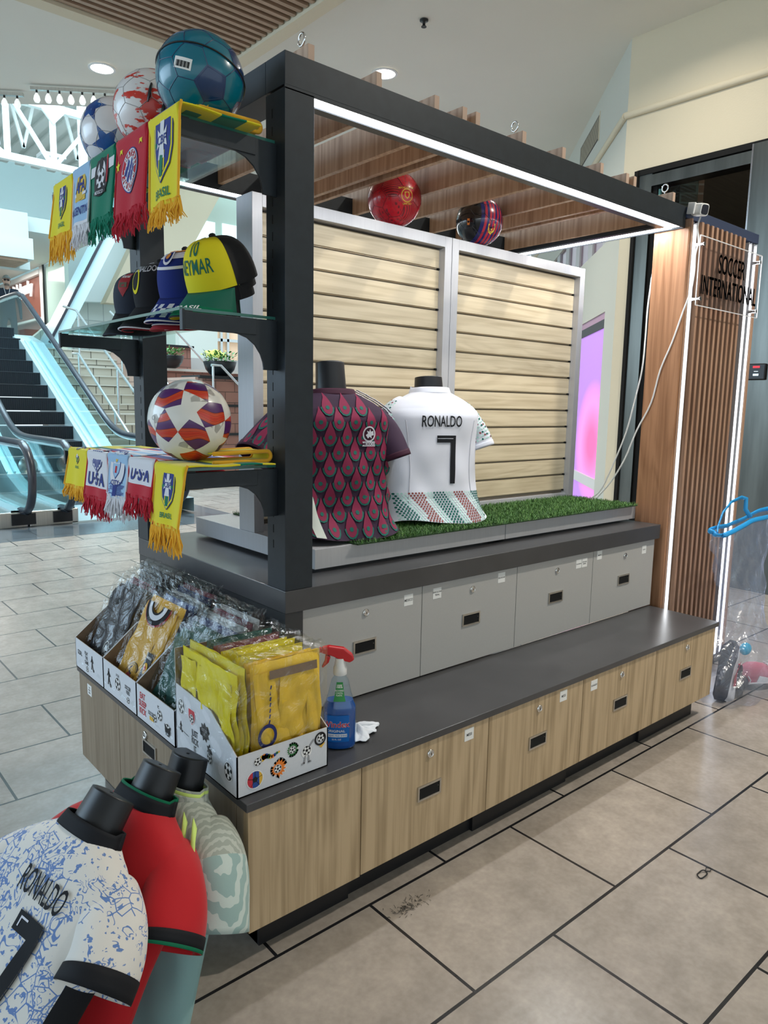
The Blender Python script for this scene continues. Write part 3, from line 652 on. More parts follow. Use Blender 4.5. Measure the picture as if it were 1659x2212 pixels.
def bowl(x, y, z, r, lab, yellow, seed):
    t = thing('flower_bowl', lab, 'potted plant', (x, y, z), group='black flower bowls on the planter wall')
    MB().lathe([(r*.35, z), (r*.62, z+r*.12), (r*.86, z+r*.42), (r, z+r*.86), (r*.97, z+r*.9), (r*.9, z+r*.8)], (x, y), 32).build('bowl', potm, t)
    R = random.Random(seed); b = MB(); f = MB()
    for k in range(260):
        a = R.uniform(0, 2*PI); q = r*.95*math.sqrt(R.random()); cx, cy = x+q*math.cos(a), y+q*math.sin(a); cz = z+r*.85+R.uniform(0, r*.55)
        l = R.uniform(.04, .085); d = Vector((math.cos(a+R.uniform(-1, 1)), math.sin(a+R.uniform(-1, 1)), R.uniform(-.2, 1))).normalized(); w = d.cross(Vector((0, 0, 1))).normalized()*l*.3; p = Vector((cx, cy, cz))
        b.add([p, p+d*l*.5+w, p+d*l, p+d*l*.5-w], [(0, 1, 2, 3)], R.choice((0, 0, 1)))
    o = b.build('foliage', leafm, t)
    if yellow:
        for k in range(150):
            cx = x-r*.35+R.gauss(0, r*.28); cy = y+R.gauss(0, r*.25); cz = z+r*1.15+R.uniform(0, r*.4); s_ = R.uniform(.012, .022)
            f.add([(cx+s_*math.cos(k2*PI/3), cy+s_*math.sin(k2*PI/3)*.7, cz+s_*math.sin(k2*PI/3)*.7) for k2 in range(6)], [(0, 1, 2, 3, 4, 5)], 2)
        f.build('yellow_flowers', leafm, t)
bowl(5.08, 9.58, 1.78, .27, 'black bowl of yellow flowers on the near planter wall', True, 2)
bowl(4.93, 11.15, 1.945, .25, 'black bowl of green leaves on the rear planter wall, left of the yellow one', False, 3)

# upper level: walls, storefronts, bulkheads
b = MB(); b.box(-6, 14, 27, 27.3, 2.2, 12); struct('wall_back', b, aqua)
b = MB(); b.box(-6, 14, 13.4, 27, 9.6, 9.8); struct('ceiling_5', b, mat('deck_pale', (.90, .93, .90), .7), label='pale roof of the atrium')
b = MB()
for k in range(26): b.box(-3+k*.42, -2.78+k*.42, 13.4, 22, 7.9, 8.0)
b.box(-3, 8, 13.4, 22, 8.0, 8.05); struct('ceiling_6', b, mat('deck_pale'), label='corrugated roof deck')
def slab(name, pts, y, th, m, lab=None):
    b = MB(); b.prism([(x, y, z) for x, z in pts], (0, th, 0)); return struct(name, b, m, label=lab)
slab('wall_upper_1', [(6.35, 3.85), (7.96, 7.047), (9.9, 7.5), (7.811, 3.9)], 18, .4, wallp, 'cream sloping bulkhead of the upper escalator')
slab('wall_upper_2', [(5.6, 3.9), (7.238, 6.9), (8.6, 7.5), (6.8, 4.0)], 19, .3, mat('bright_panel', (.82, .92, .92), .6), 'pale sloping panel beside the upper escalator')
tile2 = bricks('white_wall_tile', (.68, .76, .74), (.66, .74, .72), (.45, .52, .52), .42, .62, .012, rot=(PI/2, 0, 0), rough=.3, freq=0)
slab('wall_upper_3', [(4.9, 2.28), (4.9, 2.9), (6.943, 4.75), (9.6, 5.3), (9.6, 2.28)], 19.5, .3, tile2, 'white tiled upper wall')
slab('wall_upper_4', [(8.2, 2.28), (8.3, 4.1), (10.3, 8), (14, 8), (14, 2.28)], 18.9, .3, mat('mint_wall', (.60, .74, .66), .7), 'pale green upper wall')
for i, (x0, x1, z0, z1) in enumerate(((8.95, 9.96, 5.0, 6.58), (10.2, 10.9, 5.0, 6.6))):
    slab('window_%d' % (3+i), [(x0, z0), (x0, z1), (x1, z1), (x1, z0)], 18.86, .03, mat('daylit_glass', (.75, .9, .92), .3, emit=((.72, .93, 1), .8)), 'bright daylit opening in the upper wall')
t = thing('escalator', 'blue lit side of the upper escalator climbing to the right, far behind the scarves', 'escalator', (5.0, 15.3, 2.3))
b = MB(); b.prism([(4.02, 14.9, 2.50), (4.16, 14.9, 2.30), (6.30, 14.9, 6.35), (6.02, 14.9, 6.35)], (0, .9, 0)); b.build('side_cladding', mat('blue_steel', (.58, .82, .88), .3, .2), t)
b = MB(); b.bar((4.00, 14.86, 2.52), (6.0, 14.86, 6.36), .05, .05); b.build('handrail', rubber, t)
slab('wall_upper_5', [(6.75, 2.28), (6.75, 3.5), (7.72, 3.6), (7.72, 2.28)], 14.6, .2, walll, 'pale wall behind the flower bowls')
store = thing('shop_window', 'bright shop window behind the yellow flower bowl', 'window', (8.7, 15.2, 2.28))
MB().box(7.75, 9.6, 15.3, 15.35, 2.28, 3.9).build('display', mat('peach_display', (.75, .52, .36), .5, emit=((1, .75, .5), .25)), store)
b = MB()
for x in (7.75, 7.92, 8.12, 8.3, 9.4): b.box(x, x+.06, 15.2, 15.28, 2.28, 3.9)
b.box(7.75, 9.6, 15.2, 15.28, 2.85, 2.92); b.build('mullions', rs, store)
# jewellery shop front on the upper level, left
b = MB(); b.box(5.5, 5.7, 20.3, 26, 2.28, 4.85); struct('wall_shop', b, mat('shop_brown', (.24, .085, .06), .45))
b = MB(); b.box(5.42, 5.5, 19.9, 20.3, 2.28, 5.0, 0); b.box(5.4, 5.5, 20.3, 26, 4.72, 4.85, 0); b.box(5.38, 5.42, 19.84, 19.9, 2.28, 5.0, 1); b.box(5.4, 5.5, 20.3, 26, 3.52, 3.58, 0)
struct('trim_8', b, [white, black], label='white shopfront frame')
b = MB(); b.box(5.45, 5.55, 18.3, 19.8, 2.28, 4.9); struct('window_5', b, mat('mint_glass', (.50, .66, .60), .12, emit=((.6, .85, .8), .12)), label='pale green shop window')
b = MB(); F = on_plane((5.43, 22.0, 4.50), (0, -1, 0), (0, 0, 1))
tx = text2("lio's Jewelry", .34, .02, .85); decal(b, tx, F, 0); o = b.build('shop_lettering', mat('sign_white', (.9, .92, .92), .4, emit=((1, 1, 1), .5)), solid=.06)
tag(o, "white letters lio's Jewelry on the brown shop fascia", 'sign')
b = MB(); b.box(-2, 3.9, 15.6, 15.9, 4.05, 5.2); b.box(-2, 5.4, 15.9, 27, 4.90, 5.2); b.box(-2, 3.7, 14.6, 15.6, 4.1, 4.5)
struct('ceiling_7', b, mat('bulkhead_paint', (.50, .54, .51), .8), label='stepped pale bulkhead of the upper level')
b = MB()
for k in range(12): b.box(-2, 3.6, 14.65+k*.08, 14.70+k*.08, 4.05, 4.1)
struct('ceiling_8', b, soff, label='wood slats under the upper bulkhead')
area('upper_level_fill', (3.6, 20.5, 4.85), 3, 160, (1, .95, .88), shape='SQUARE')  # added fill lamp, brightens the dark space under the upper bulkhead
# white roof truss
wm = mat('truss_white', (.80, .86, .83), .5)
t = thing('roof_truss', 'white steel roof truss across the atrium at upper left', 'truss', (2.8, 12, 5.2))
def mem(n, a, c, w=.13, y=12.0): MB().bar((a[0], y, a[1]), (c[0], y, c[1]), w, w, 0, (0, 1, 0)).build(n, wm, t)
mem('chord', (-.5, 6.12), (5.4, 6.12), .11); mem('chord', (-.5, 5.23), (5.4, 5.20), .11)
for x in (1.1, 2.65, 3.36, 4.06): mem('vertical', (x, 5.2), (x, 6.12), .08)
for a, c in (((2.74, 6.1), (3.31, 5.25)), ((3.40, 5.25), (4.02, 6.05)), ((1.2, 6.1), (2.6, 5.25)), ((4.1, 6.1), (4.7, 5.25))): mem('diagonal', a, c, .06)
b = MB(); b.prism([(3.36, 11.93, 6.26), (3.56, 11.93, 6.08), (3.36, 11.93, 5.85), (3.16, 11.93, 6.08)], (0, .05, 0)); b.build('gusset_plate', wm, t)
mem('column', (4.05, 5.05), (4.05, 6.9), .12, 12.6)
t = thing('roof_truss', 'second thinner white truss hung below the roof deck, further back', 'truss', (3, 16, 6.4))
for k in range(5):
    x = 1.5+k*1.1
    for a, c in (((x, 7.8), (x+.3, 6.6)), ((x+.6, 7.8), (x+.3, 6.6))): MB().bar((a[0], 16, a[1]), (c[0], 16, c[1]), .06, .06, 0, (0, 1, 0)).build('strut', wm, t)
MB().box(-1, 8, 15.9, 16.1, 7.75, 7.9).build('chord', wm, t)
for x in (3.0, 4.3): MB().box(x, x+.5, 15.8, 16.2, 6.5, 6.58).build('light_bar', white, t)
# track lights
def track(lab, a, c, n):
    t = thing('track_light', lab, 'light', a, group='track lights along the ceiling edge')
    MB().bar(a, c, .035, .03).build('rail', steel, t); A = Vector(a); Cc = Vector(c)
    for k in range(n):
        p = A+(Cc-A)*((k+.5)/n)
        b = MB(); b.lathe([(.010, p.z-.04), (.010, p.z-.015)], (p.x, p.y), 10); h = b.build('lamp_holder', black, t)
        MB().lathe([(.010, p.z-.04), (.026, p.z-.07), (.032, p.z-.10), (.020, p.z-.125)], (p.x, p.y), 12).build('bulb', mat('bulb_glass', (.8, .85, .85), .2, emit=((1, 1, .95), .6)), h)
track('light track with eight clear bulbs at the ceiling edge', (1.511, 6.66, 4.36), (2.21, 6.15, 4.36), 8)
track('light track at the far left frame edge, partly cut off', (.7, 7.45, 4.36), (1.503, 6.88, 4.36), 8)

# man on the upper landing
t = thing('person', 'man in a flat cap, sunglasses and dark shirt with a lanyard, top of the escalator', 'person', (3.70, 16.70, 2.28), rot=(0, 0, math.atan2(-1.406-17.85, -.809-3.99)+PI/2))
def skin_body(name, verts, edges, rad, m, parent, sub=2, root=0):
    me = bpy.data.meshes.new(name); me.from_pydata(verts, edges, []); me.materials.append(m); o = bpy.data.objects.new(name, me); COL.objects.link(o)
    o.parent = parent; o['_og'] = (0, 0, 0)
    mo = o.modifiers.new('skin', 'SKIN'); mo.use_smooth_shade = True
    for i, r in enumerate(rad):
        d = me.skin_vertices[0].data[i]; d.radius = r if isinstance(r, tuple) else (r, r); d.use_root = (i == root)
    q = o.modifiers.new('sub', 'SUBSURF'); q.levels = q.render_levels = sub
    return o
skinm = mat('skin', (.52, .32, .24), .5); shirt = mat('dark_shirt', (.02, .03, .05), .7)
V = [(0, 0, .95), (0, 0, 1.15), (0, -.01, 1.38), (0, -.01, 1.50), (.19, 0, 1.43), (.24, .01, 1.14), (.25, -.06, .90), (-.19, 0, 1.43), (-.24, .01, 1.14), (-.25, -.06, .90), (.10, 0, .88), (.11, 0, .48), (.12, 0, .09), (.13, -.14, .04), (-.10, 0, .88), (-.11, 0, .48), (-.12, 0, .09), (-.13, -.14, .04), (.25, -.10, .82), (-.25, -.10, .82)]
E_ = [(0, 1), (1, 2), (2, 3), (2, 4), (4, 5), (5, 6), (2, 7), (7, 8), (8, 9), (0, 10), (10, 11), (11, 12), (12, 13), (0, 14), (14, 15), (15, 16), (16, 17), (6, 18), (9, 19)]
skin_body('clothed_body', V, E_, [(.15, .10), (.15, .10), (.17, .11), .055, .065, .045, .032, .065, .045, .032, .085, .06, .045, .04, .085, .06, .045, .04, .028, .028], shirt, t)
b = MB(); 
def headf(u, v):
    a = 2*PI*u; p = PI*(v-.5); c_ = math.cos(p); x = .075*c_*math.cos(a); y = .095*c_*math.sin(a); z = .12*math.sin(p)
    if y < 0: y *= 1+.04*math.sin(p*3)
    if z < -.02: x *= 1+.9*(z+.02)*3; 
    return (x, y-.005, 1.635+z)
b.grid(headf, 24, 18); b.lathe([(.05, 1.46), (.046, 1.56)], (0, 0), 16, caps=False)
b.add([(-.012, -.09, 1.615), (.012, -.09, 1.615), (0, -.118, 1.612), (0, -.09, 1.66)], [(0, 1, 2), (1, 3, 2), (3, 0, 2)])
for s_ in (-1, 1): b.grid(lambda u, v, s_=s_: (s_*(.074+.008*math.sin(PI*u)), -.0+.018*math.cos(2*PI*u), 1.635+.03*math.cos(PI*v)), 6, 6)
b.build('head', skinm, t)
b = MB(); b.grid(lambda u, v: (.082*math.cos(2*PI*u)*math.cos(v*PI/2), -.005+.103*math.sin(2*PI*u)*math.cos(v*PI/2), 1.69+.085*math.sin(v*PI/2)), 24, 8)
b.grid(lambda u, v: (.075*(u*2-1), -.10-.055*v*(1-(u*2-1)**2*.5), 1.70-.012*v), 10, 3); b.build('flat_cap', mat('cap_grey', (.25, .27, .25), .8), t)
b = MB()
for s_ in (-1, 1): b.prism([(s_*.035+.026*math.cos(k*PI/6), -.108, 1.655+.019*math.sin(k*PI/6)) for k in range(12)], (0, .02, 0))
b.box(-.01, .01, -.105, -.10, 1.658, 1.664); b.build('sunglasses', ink, t)
b = MB(); b.grid(lambda u, v: (.055*math.sin((u-.5)*2.6), -.005-.088*math.cos((u-.5)*2.6), 1.585-.05*v), 10, 4); b.build('beard', mat('beard_grey', (.16, .12, .10), .9), t)
b = MB(); b.tube([(-.06, -.06, 1.49), (-.03, -.125, 1.35), (0, -.13, 1.2), (.03, -.125, 1.35), (.06, -.06, 1.49)], .006, 6); b.build('lanyard', white, t)
# ================================================================ SHELVES
shg = glass('shelf_glass', (.80, .93, .90), .6); edgeg = mat('glass_edge_green', (.03, .16, .13), .1, spec=.8)
SZ = [2.062, 1.603, 1.194]
sl = ['top glass shelf on two charcoal brackets, carrying three footballs', 'middle glass shelf on two charcoal brackets, carrying the caps', 'lowest glass shelf on two charcoal brackets, carrying the orange star ball']
for i, z in enumerate(SZ):
    t = thing('glass_shelf', sl[i], 'shelf', (.17, .84, z-.05), group='glass shelves at the left end of the kiosk')
    MB().box(.030, .312, .365, 1.318, z-.0085, z-.001).build('glass_panel', shg, t)
    b = MB(); b.box(.0285, .030, .365, 1.318, z-.0085, z-.001); b.box(.0285, .312, .3635, .365, z-.0085, z-.001); b.build('glass_edge', edgeg, t)
    for y in (.357, 1.318):
        b = MB(); zt = z-.012
        b.box(.034, .245, y-.006, y+.006, zt-.043, zt)
        pr = [(.245, zt), (.311, zt), (.311, zt-.135)]+[(.268, zt-.135)]+[(.175+.093*math.sin(a*PI/2), zt-.043-.092*(1-math.cos(a*PI/2))) for a in (.95, .85, .7, .5, .3, .1, 0)]
        b.prism([(x, y-.003, zz) for x, zz in pr], (0, .006, 0)); b.box(.029, .036, y-.008, y+.008, zt-.046, zt+.006)
        b.box(.034, .06, y-.004, y+.004, zt, z-.0088)
        for q in range(2): b.lathe([(.003, 0), (.003, .001)], n=8) if False else None
        b.build('bracket', charcoal, t, bevel=.001)

# ================================================================ SCARVES
fab = lambda n, c: mat(n, c, .9, bump=(400, .25, .002), sheen=.2, spec=.2)
F_Y = fab('scarf_yellow', (.72, .62, .02)); F_G = fab('scarf_gold', (.82, .42, .03)); F_DG = fab('scarf_green', (.0, .17, .10)); F_W = fab('scarf_white', (.66, .66, .70))
F_R = fab('scarf_red', (.45, .012, .03)); F_B = fab('scarf_navy', (.02, .04, .22)); F_LB = fab('scarf_sky', (.30, .48, .68)); F_BK = fab('scarf_black', (.015, .015, .02)); F_OY = fab('scarf_deep_gold', (.62, .42, .06))
FM = [F_Y, F_G, F_DG, F_W, F_R, F_B, F_LB, F_BK, F_OY]
Y_, G_, DG, W_, R_, B_, LB, BK, OY = range(9)
def scarf(lab, y0, y1, zs, hang, base, fr, deco, fringe=.05, top=None, bands=(), seed=1, inner=.27, tilt=0.0, skew=0.0):
    """drapes over the shelf's outer edge; y0 nearer the camera; hang = cloth length below the shelf"""
    t = thing('football_scarf', lab, 'scarf', (.02, (y0+y1)/2, zs-hang), group='football scarves hanging over the glass shelves')
    R = random.Random(seed); ph = R.uniform(0, 6); xe = .020; yc = (y0+y1)/2; w = (y1-y0)
    def pt(a, b):   # a: across, 0 centre, + toward viewer's right (smaller y); b: height relative to shelf top (negative = hanging)
        if b > -.004: return Vector((xe+b+.004+(.0042 if b > .0 else 0), yc-a, zs+.013-(.0 if b > .004 else (.004-b)*.6)))
        f = min(1, max(0, -b/hang)); x = xe-.004*math.sin(a*22+ph)*f-.004*math.sin(a*55+ph*2)*f-.010*f
        return Vector((x, yc-a*(1+.05*f)+skew*f, zs+.004+b+tilt*a*f))
    L = inner-xe
    def srf(u, v):
        a = (u-.5)*w; s_ = v*(L+hang+.012)
        if s_ < L: return Vector((inner-s_, yc-a, zs+.006+.0015*math.sin(s_*40+ph)))
        s2 = s_-L
        if s2 < .012: q = s2/.012*PI/2; return Vector((xe-.006*math.sin(q), yc-a, zs+.006-.006*(1-math.cos(q))))
        p = pt(a, -(s2-.006)); p.x -= .006*max(0, 1-(s2-.012)*30); return p
    tot = L+hang+.012
    def mf(u, v):
        s_ = v*tot-L-.006; f = s_/hang
        for (f0, f1, m) in bands:
            if f0 <= f < f1: return m
        if s_ < -.02 and top is not None: return top(u, v*tot)
        return base
    b = MB(); b.grid(lambda u, v: srf(1-u, v), 14, 64, mf=lambda u, v: mf(1-u, v)); b.build('cloth', FM, t, solid=.004)
    D = MB(); o3 = lambda a, bb: pt(a, bb)+Vector((-.0042, 0, 0))
    deco(D, o3, w, hang)
    if D.f: D.build('woven_crest', FM, t)
    # stitched edges
    for a in (-w/2, w/2): MB().tube([pt(a, -hang*k/14)+Vector((-.002, 0, 0)) for k in range(15)], .0035, 6).build('stitched_edge', FM[fr], t)
    b = MB(); n = 80
    for k in range(n):
        a = (k/(n-1)-.5)*w*1.0; p = pt(a, -hang+.004); l = fringe*R.uniform(.75, 1.15); dx, dy = R.gauss(0, .007), R.gauss(0, .009)+(-a*.12)
        q = [p+Vector((R.gauss(0, .002), 0, 0)), p+Vector((dx*.3, dy*.3, -l*.35)), p+Vector((dx*.8+R.gauss(0, .003), dy*.7+R.gauss(0, .004), -l*.7)), p+Vector((dx, dy+R.gauss(0, .004), -l))]
        b.tube(q, [.0026, .0026, .0022, .0012], 4)
    b.build('fringe', FM[fr], t)
    return t
def cbf(D, f, w, h, y=0.0, sc=1.0, word='BRASIL'):
    s = min(w*.33, h*.215)*sc; c = -h*.40+y
    decal(D, flat2([shield(s*2.05, s*3.1)], .03), f, B_, off=(0, c))
    g = lambda d: (lambda a, b: f(a, b)+Vector((-d, 0, 0)))
    decal(D, flat2([shield(s*1.9, s*2.92)], .03), g(.0006), Y_, off=(0, c)); decal(D, flat2([shield(s*1.66, s*2.6)], .03), g(.0012), B_, off=(0, c+.002))
    decal(D, flat2([rect(s*.34, s*1.2)]), g(.0018), DG, off=(0, c-s*.62)); decal(D, flat2([rect(s*1.66, s*.2)]), g(.0018), DG, off=(0, c+s*.3))
    decal(D, flat2([[(-.5*s, .95*s), (-.2*s, .7*s), (-.22*s, 1.25*s), (.22*s, 1.25*s), (.2*s, .7*s), (.5*s, .95*s), (.42*s, .5*s), (.55*s, .05*s), (.22*s, .2*s), (.34*s, -.45*s), (-.34*s, -.45*s), (-.22*s, .2*s), (-.55*s, .05*s), (-.42*s, .5*s)]]), g(.0024), W_, off=(0, c))
    decal(D, text2('CBF', s*.42, .015, .9), g(.003), B_, off=(0, c+s*.42))
    for dx in (-.30, .30): decal(D, flat2([rect(s*.10, s*.9)]), g(.0016), Y_, off=(dx*s*.9, c-s*.55))
    decal(D, text2(word, s*.42, .015, .95), f, DG, off=(0, c-s*1.95))
gtop = lambda u, s_: DG if (.04 < s_ < .11 and u > .35) or (.15 < s_ < .19 and u < .8) else Y_
def no(D, f, w, h): pass
def bayern(D, f, w, h):
    c = -h*.47; g = lambda d: (lambda a, b: f(a, b)+Vector((-d, 0, 0)))
    decal(D, flat2([circ(w*.28, 28)], .03), f, B_, off=(0, c)); decal(D, flat2([circ(w*.265, 28)], .03), g(.0006), W_, off=(0, c)); decal(D, flat2([circ(w*.25, 28)], .03), g(.0012), R_, off=(0, c)); decal(D, flat2([circ(w*.165, 24)], .03), g(.0018), W_, off=(0, c))
    for i in range(-3, 4):
        for j in range(-4, 5):
            x, y = i*.024+(j % 2)*.012, j*.016
            if x*x+y*y < (w*.145)**2: decal(D, flat2([[(x-.0105, y-.006), (x, y-.014), (x+.0105, y+.006), (x, y+.014)]]), g(.0024), B_, off=(0, c))
    for i, chr_ in enumerate('FC BAYERN'):
        a = math.radians(205-i*24); 
        if chr_ != ' ': decal(D, text2(chr_, .017, .02), g(.0024), W_, off=(w*.207*math.cos(a), c+w*.207*math.sin(a)), ang=a-PI/2)
    for i, chr_ in enumerate('MUNCHEN'):
        a = math.radians(228+i*17); decal(D, text2(chr_, .017, .02), g(.0024), W_, off=(w*.207*math.cos(a), c+w*.207*math.sin(a)), ang=a+PI/2)
    for (x, y) in ((-.42, -.30), (-.33, -.10), (-.10, -.03), (.12, -.02), (.32, -.10)): decal(D, flat2([star(.017)]), f, Y_, off=(x*w, h*y-.008))
def mexico(D, f, w, h):
    g = lambda d: (lambda a, b: f(a, b)+Vector((-d, 0, 0))); c = -h*.33
    decal(D, flat2([rect(w, h*.30)], .03), f, W_, off=(0, -h*.15)); decal(D, flat2([circ(w*.29, 24, h*.33)], .03), g(.0006), BK, off=(0, c)); decal(D, flat2([circ(w*.26, 24, h*.30)], .03), g(.0012), W_, off=(0, c))
    decal(D, flat2(ring(w*.17, w*.25, 24, 1.2)), g(.0016), BK, off=(0, c)); decal(D, flat2([circ(w*.15, 20)]), g(.0018), W_, off=(0, c-h*.06)); decal(D, flat2(ring(w*.14, w*.155)), g(.0022), BK, off=(0, c-h*.06))
    decal(D, flat2([star(w*.055, .8)]), g(.0024), BK, off=(0, c-h*.06))
    for k in range(5): a = PI/2+k*2*PI/5; decal(D, flat2([star(w*.035, .8)]), g(.0024), BK, off=(w*.115*math.cos(a), c-h*.06+w*.115*math.sin(a)))
    decal(D, flat2([circ(w*.07, 12, w*.1)]), g(.0022), BK, off=(0, c+h*.16)); decal(D, flat2([rect(w*.05, w*.4)]), g(.002), R_, off=(w*.24, c+h*.05)); decal(D, flat2([rect(w*.42, h*.05)]), g(.0024), BK, off=(0, c-h*.27)); decal(D, text2('MEXICO', .010, .01), g(.003), W_, off=(0, c-h*.27))
def argentina(D, f, w, h):
    g = lambda d: (lambda a, b: f(a, b)+Vector((-d, 0, 0)))
    decal(D, flat2([circ(w*.26, 18, h*.24)], .03), f, OY, off=(0, -h*.32)); decal(D, flat2([rect(w*.6, h*.05)]), g(.0006), W_, off=(0, -h*.46)); decal(D, flat2([rect(w*.5, h*.08)]), f, OY, off=(0, -h*.53))
    decal(D, text2('A A', .036, .01, .9), g(.001), B_, off=(0, -h*.33)); decal(D, text2('F', .05, .01, .9), g(.0012), B_, off=(0, -h*.30)); decal(D, text2('ARGENTINA', .024, .02, .85), f, B_, off=(0, -h*.73))
def usa(D, f, w, h, sh=True):
    if sh:
        g = lambda d: (lambda a, b: f(a, b)+Vector((-d, 0, 0)))
        decal(D, flat2([shield(w*.56, h*.62)], .03), f, B_, off=(0, -h*.14)); decal(D, flat2([shield(w*.50, h*.56)], .03), g(.0006), W_, off=(0, -h*.14))
        for k in range(-2, 3): decal(D, flat2([[(k*w*.1-.006, h*.12), (k*w*.1+.006, h*.12), (k*w*.075+.005, -h*(.26-abs(k)*.07)), (k*w*.075-.005, -h*(.26-abs(k)*.07))]]), g(.0012), B_, off=(0, -h*.14))
        decal(D, flat2([rect(w*.5, h*.1)]), g(.0016), R_, off=(0, -.004))
    decal(D, text2('U·S·A', .040, .03, .95), f, B_, off=(0, -h*.58 if sh else -h*.36))
def city(D, f, w, h):
    g = lambda d: (lambda a, b: f(a, b)+Vector((-d, 0, 0))); c = -h*.30
    decal(D, flat2([circ(w*.36, 28)], .03), f, B_, off=(0, c)); decal(D, flat2([circ(w*.34, 28)], .03), g(.0006), W_, off=(0, c)); decal(D, flat2([shield(w*.34, w*.50)], .03), g(.0012), B_, off=(0, c+.004)); decal(D, flat2([shield(w*.30, w*.45)], .03), g(.0018), LB, off=(0, c+.004))
    decal(D, flat2([rect(w*.28, w*.16)]), g(.0022), W_, off=(0, c+w*.15)); decal(D, flat2([star(w*.06, .5, 8)]), g(.0026), OY, off=(0, c+w*.15)); decal(D, flat2([rect(w*.07, w*.13)]), g(.0024), R_, off=(0, c-w*.04)); decal(D, text2('CITY', .016, .02), g(.0022), B_, off=(0, c-w*.285))
    R = random.Random(4)
    for k in range(22):
        y = -h*.62-k*h*.017; l = w*R.uniform(.2, .42); decal(D, flat2([rect(l, .0026)]), f, B_, off=((-1 if k % 2 else 1)*l*.42, y))
    decal(D, flat2([rect(w*.12, h*.40)]), f, B_, off=(0, -h*.8))
z0 = SZ[0]
scarf('yellow Brasil scarf with gold fringe, nearest end of the top shelf', .315, .485, z0, .215, Y_, G_, lambda D, f, w, h: cbf(D, f, w, h, 0, 1.15), .052, gtop, seed=1, inner=.24)
scarf('red Bayern scarf with yellow stars hanging from the top shelf', .497, .70, z0+.002, .195, R_, R_, bayern, .06, seed=2, skew=.02)
scarf('green scarf with white band and football crest on the top shelf', .712, .90, z0+.003, .18, DG, DG, mexico, .06, seed=3, skew=.03)
scarf('pale blue Argentina scarf hanging from the top shelf', .908, 1.058, z0+.004, .175, LB, W_, argentina, .06, seed=4, bands=((-.2, .9, LB), (.9, 1.1, W_)), skew=.02)
scarf('yellow Brasil scarf at the far end of the top shelf', 1.066, 1.25, z0, .165, Y_, G_, cbf, .085, gtop, seed=5, skew=.03)
z0 = SZ[2]
scarf('yellow Brasil scarf nearest the camera on the lowest shelf', .322, .502, z0, .165, Y_, G_, cbf, .075, gtop, seed=6, inner=.285, skew=.03)
ustop = lambda u, s_: R_ if int(s_*45) % 3 == 0 else (B_ if int(s_*30) % 4 == 1 else W_)
scarf('white and red U.S.A scarf beside the nearest yellow scarf, lowest shelf', .508, .68, z0+.003, .105, W_, R_, lambda D, f, w, h: usa(D, f, w, h, False), .065, ustop, bands=((.66, 1.2, R_),), seed=7, skew=.02)
scarf('sky blue Manchester scarf with round crest, middle of the lowest shelf', .688, .848, z0+.006, .125, LB, W_, city, .07, lambda u, s_: W_ if int(s_*60) % 3 == 0 else LB, seed=8, skew=.015)
scarf('white and red USA scarf with striped shield, lowest shelf', .858, 1.03, z0+.003, .145, W_, R_, usa, .068, ustop, bands=((.80, 1.2, R_),), seed=9, skew=.01)
scarf('yellow Brasil scarf at the far end of the lowest shelf', 1.036, 1.215, z0, .125, Y_, G_, lambda D, f, w, h: cbf(D, f, w, h, y=h*.28, sc=.82), .05, gtop, seed=10, skew=.02)
# folded ends
def fold(lab, x0, x1, y0, y1, z, m, r=.013, m2=None):
    b = MB(); pts = []
    for k in range(9): a = -PI/2+PI*k/8; pts.append((x1-r+r*math.cos(a), z+r+r*math.sin(a)))
    pts = [(x0, z)]+pts+[(x0, z+2*r-.004)]
    b.grid(lambda u, v: (pts[min(10, int(v*10+.5))][0], y0+(y1-y0)*u, pts[min(10, int(v*10+.5))][1]), 6, 10, m)
    for y in (y0, y1): b.tube([(p[0], y, p[1]) for p in pts], .004, 6, m2 if m2 is not None else m)
    o = b.build('football_scarf', FM, solid=.004); return tag(o, lab, 'scarf', 'folded scarf ends on the shelves')
fold('folded end of a yellow and green scarf lying on the top shelf against the post', .10, .275, .375, .47, SZ[0]+.012, Y_, .012, G_)
fold('looped end of a yellow scarf lying on the lowest shelf against the post', .12, .300, .372, .47, SZ[2]+.010, Y_, .014, G_)
fold('rolled red, white and blue scarf end hanging below the lowest shelf', .17, .262, .56, .72, SZ[2]-.075, R_, .022, R_)
fold('folded red scarf end seen through the top glass shelf', .10, .26, .60, .76, SZ[0]+.008, R_, .008, R_)

# ================================================================ FOOTBALLS
def frame(d, upv=(0, 0, 1)):
    d = Vector(d).normalized(); u = Vector(upv); x = u.cross(d).normalized(); return d, x, d.cross(x)
def sph(c, R, d, upv=(0, 0, 1), k=1.004):
    d, x, y = frame(d, upv)
    def f(a, b):
        r = math.hypot(a, b); th = r/R
        v = d if r < 1e-9 else d*math.cos(th)+(x*(a/r)+y*(b/r))*math.sin(th)
        return Vector(c)+v*R*k
    return f
PHI = (1+5**.5)/2
ICO = [Vector(v).normalized() for v in ((0, 1, PHI), (0, -1, PHI), (0, 1, -PHI), (0, -1, -PHI), (1, PHI, 0), (-1, PHI, 0), (1, -PHI, 0), (-1, -PHI, 0), (PHI, 0, 1), (-PHI, 0, 1), (PHI, 0, -1), (-PHI, 0, -1))]
def icoframe(d, upv, roll=0):   # rotates ICO so that vertex 0 looks along d
    d, x, y = frame(d, upv); a, ax, ay = frame(ICO[0], ICO[1]-ICO[0])
    c_, s_ = math.cos(roll), math.sin(roll); x2 = x*c_+y*s_; y2 = -x*s_+y*c_
    return [d*v.dot(a)+x2*v.dot(ax)+y2*v.dot(ay) for v in ICO]
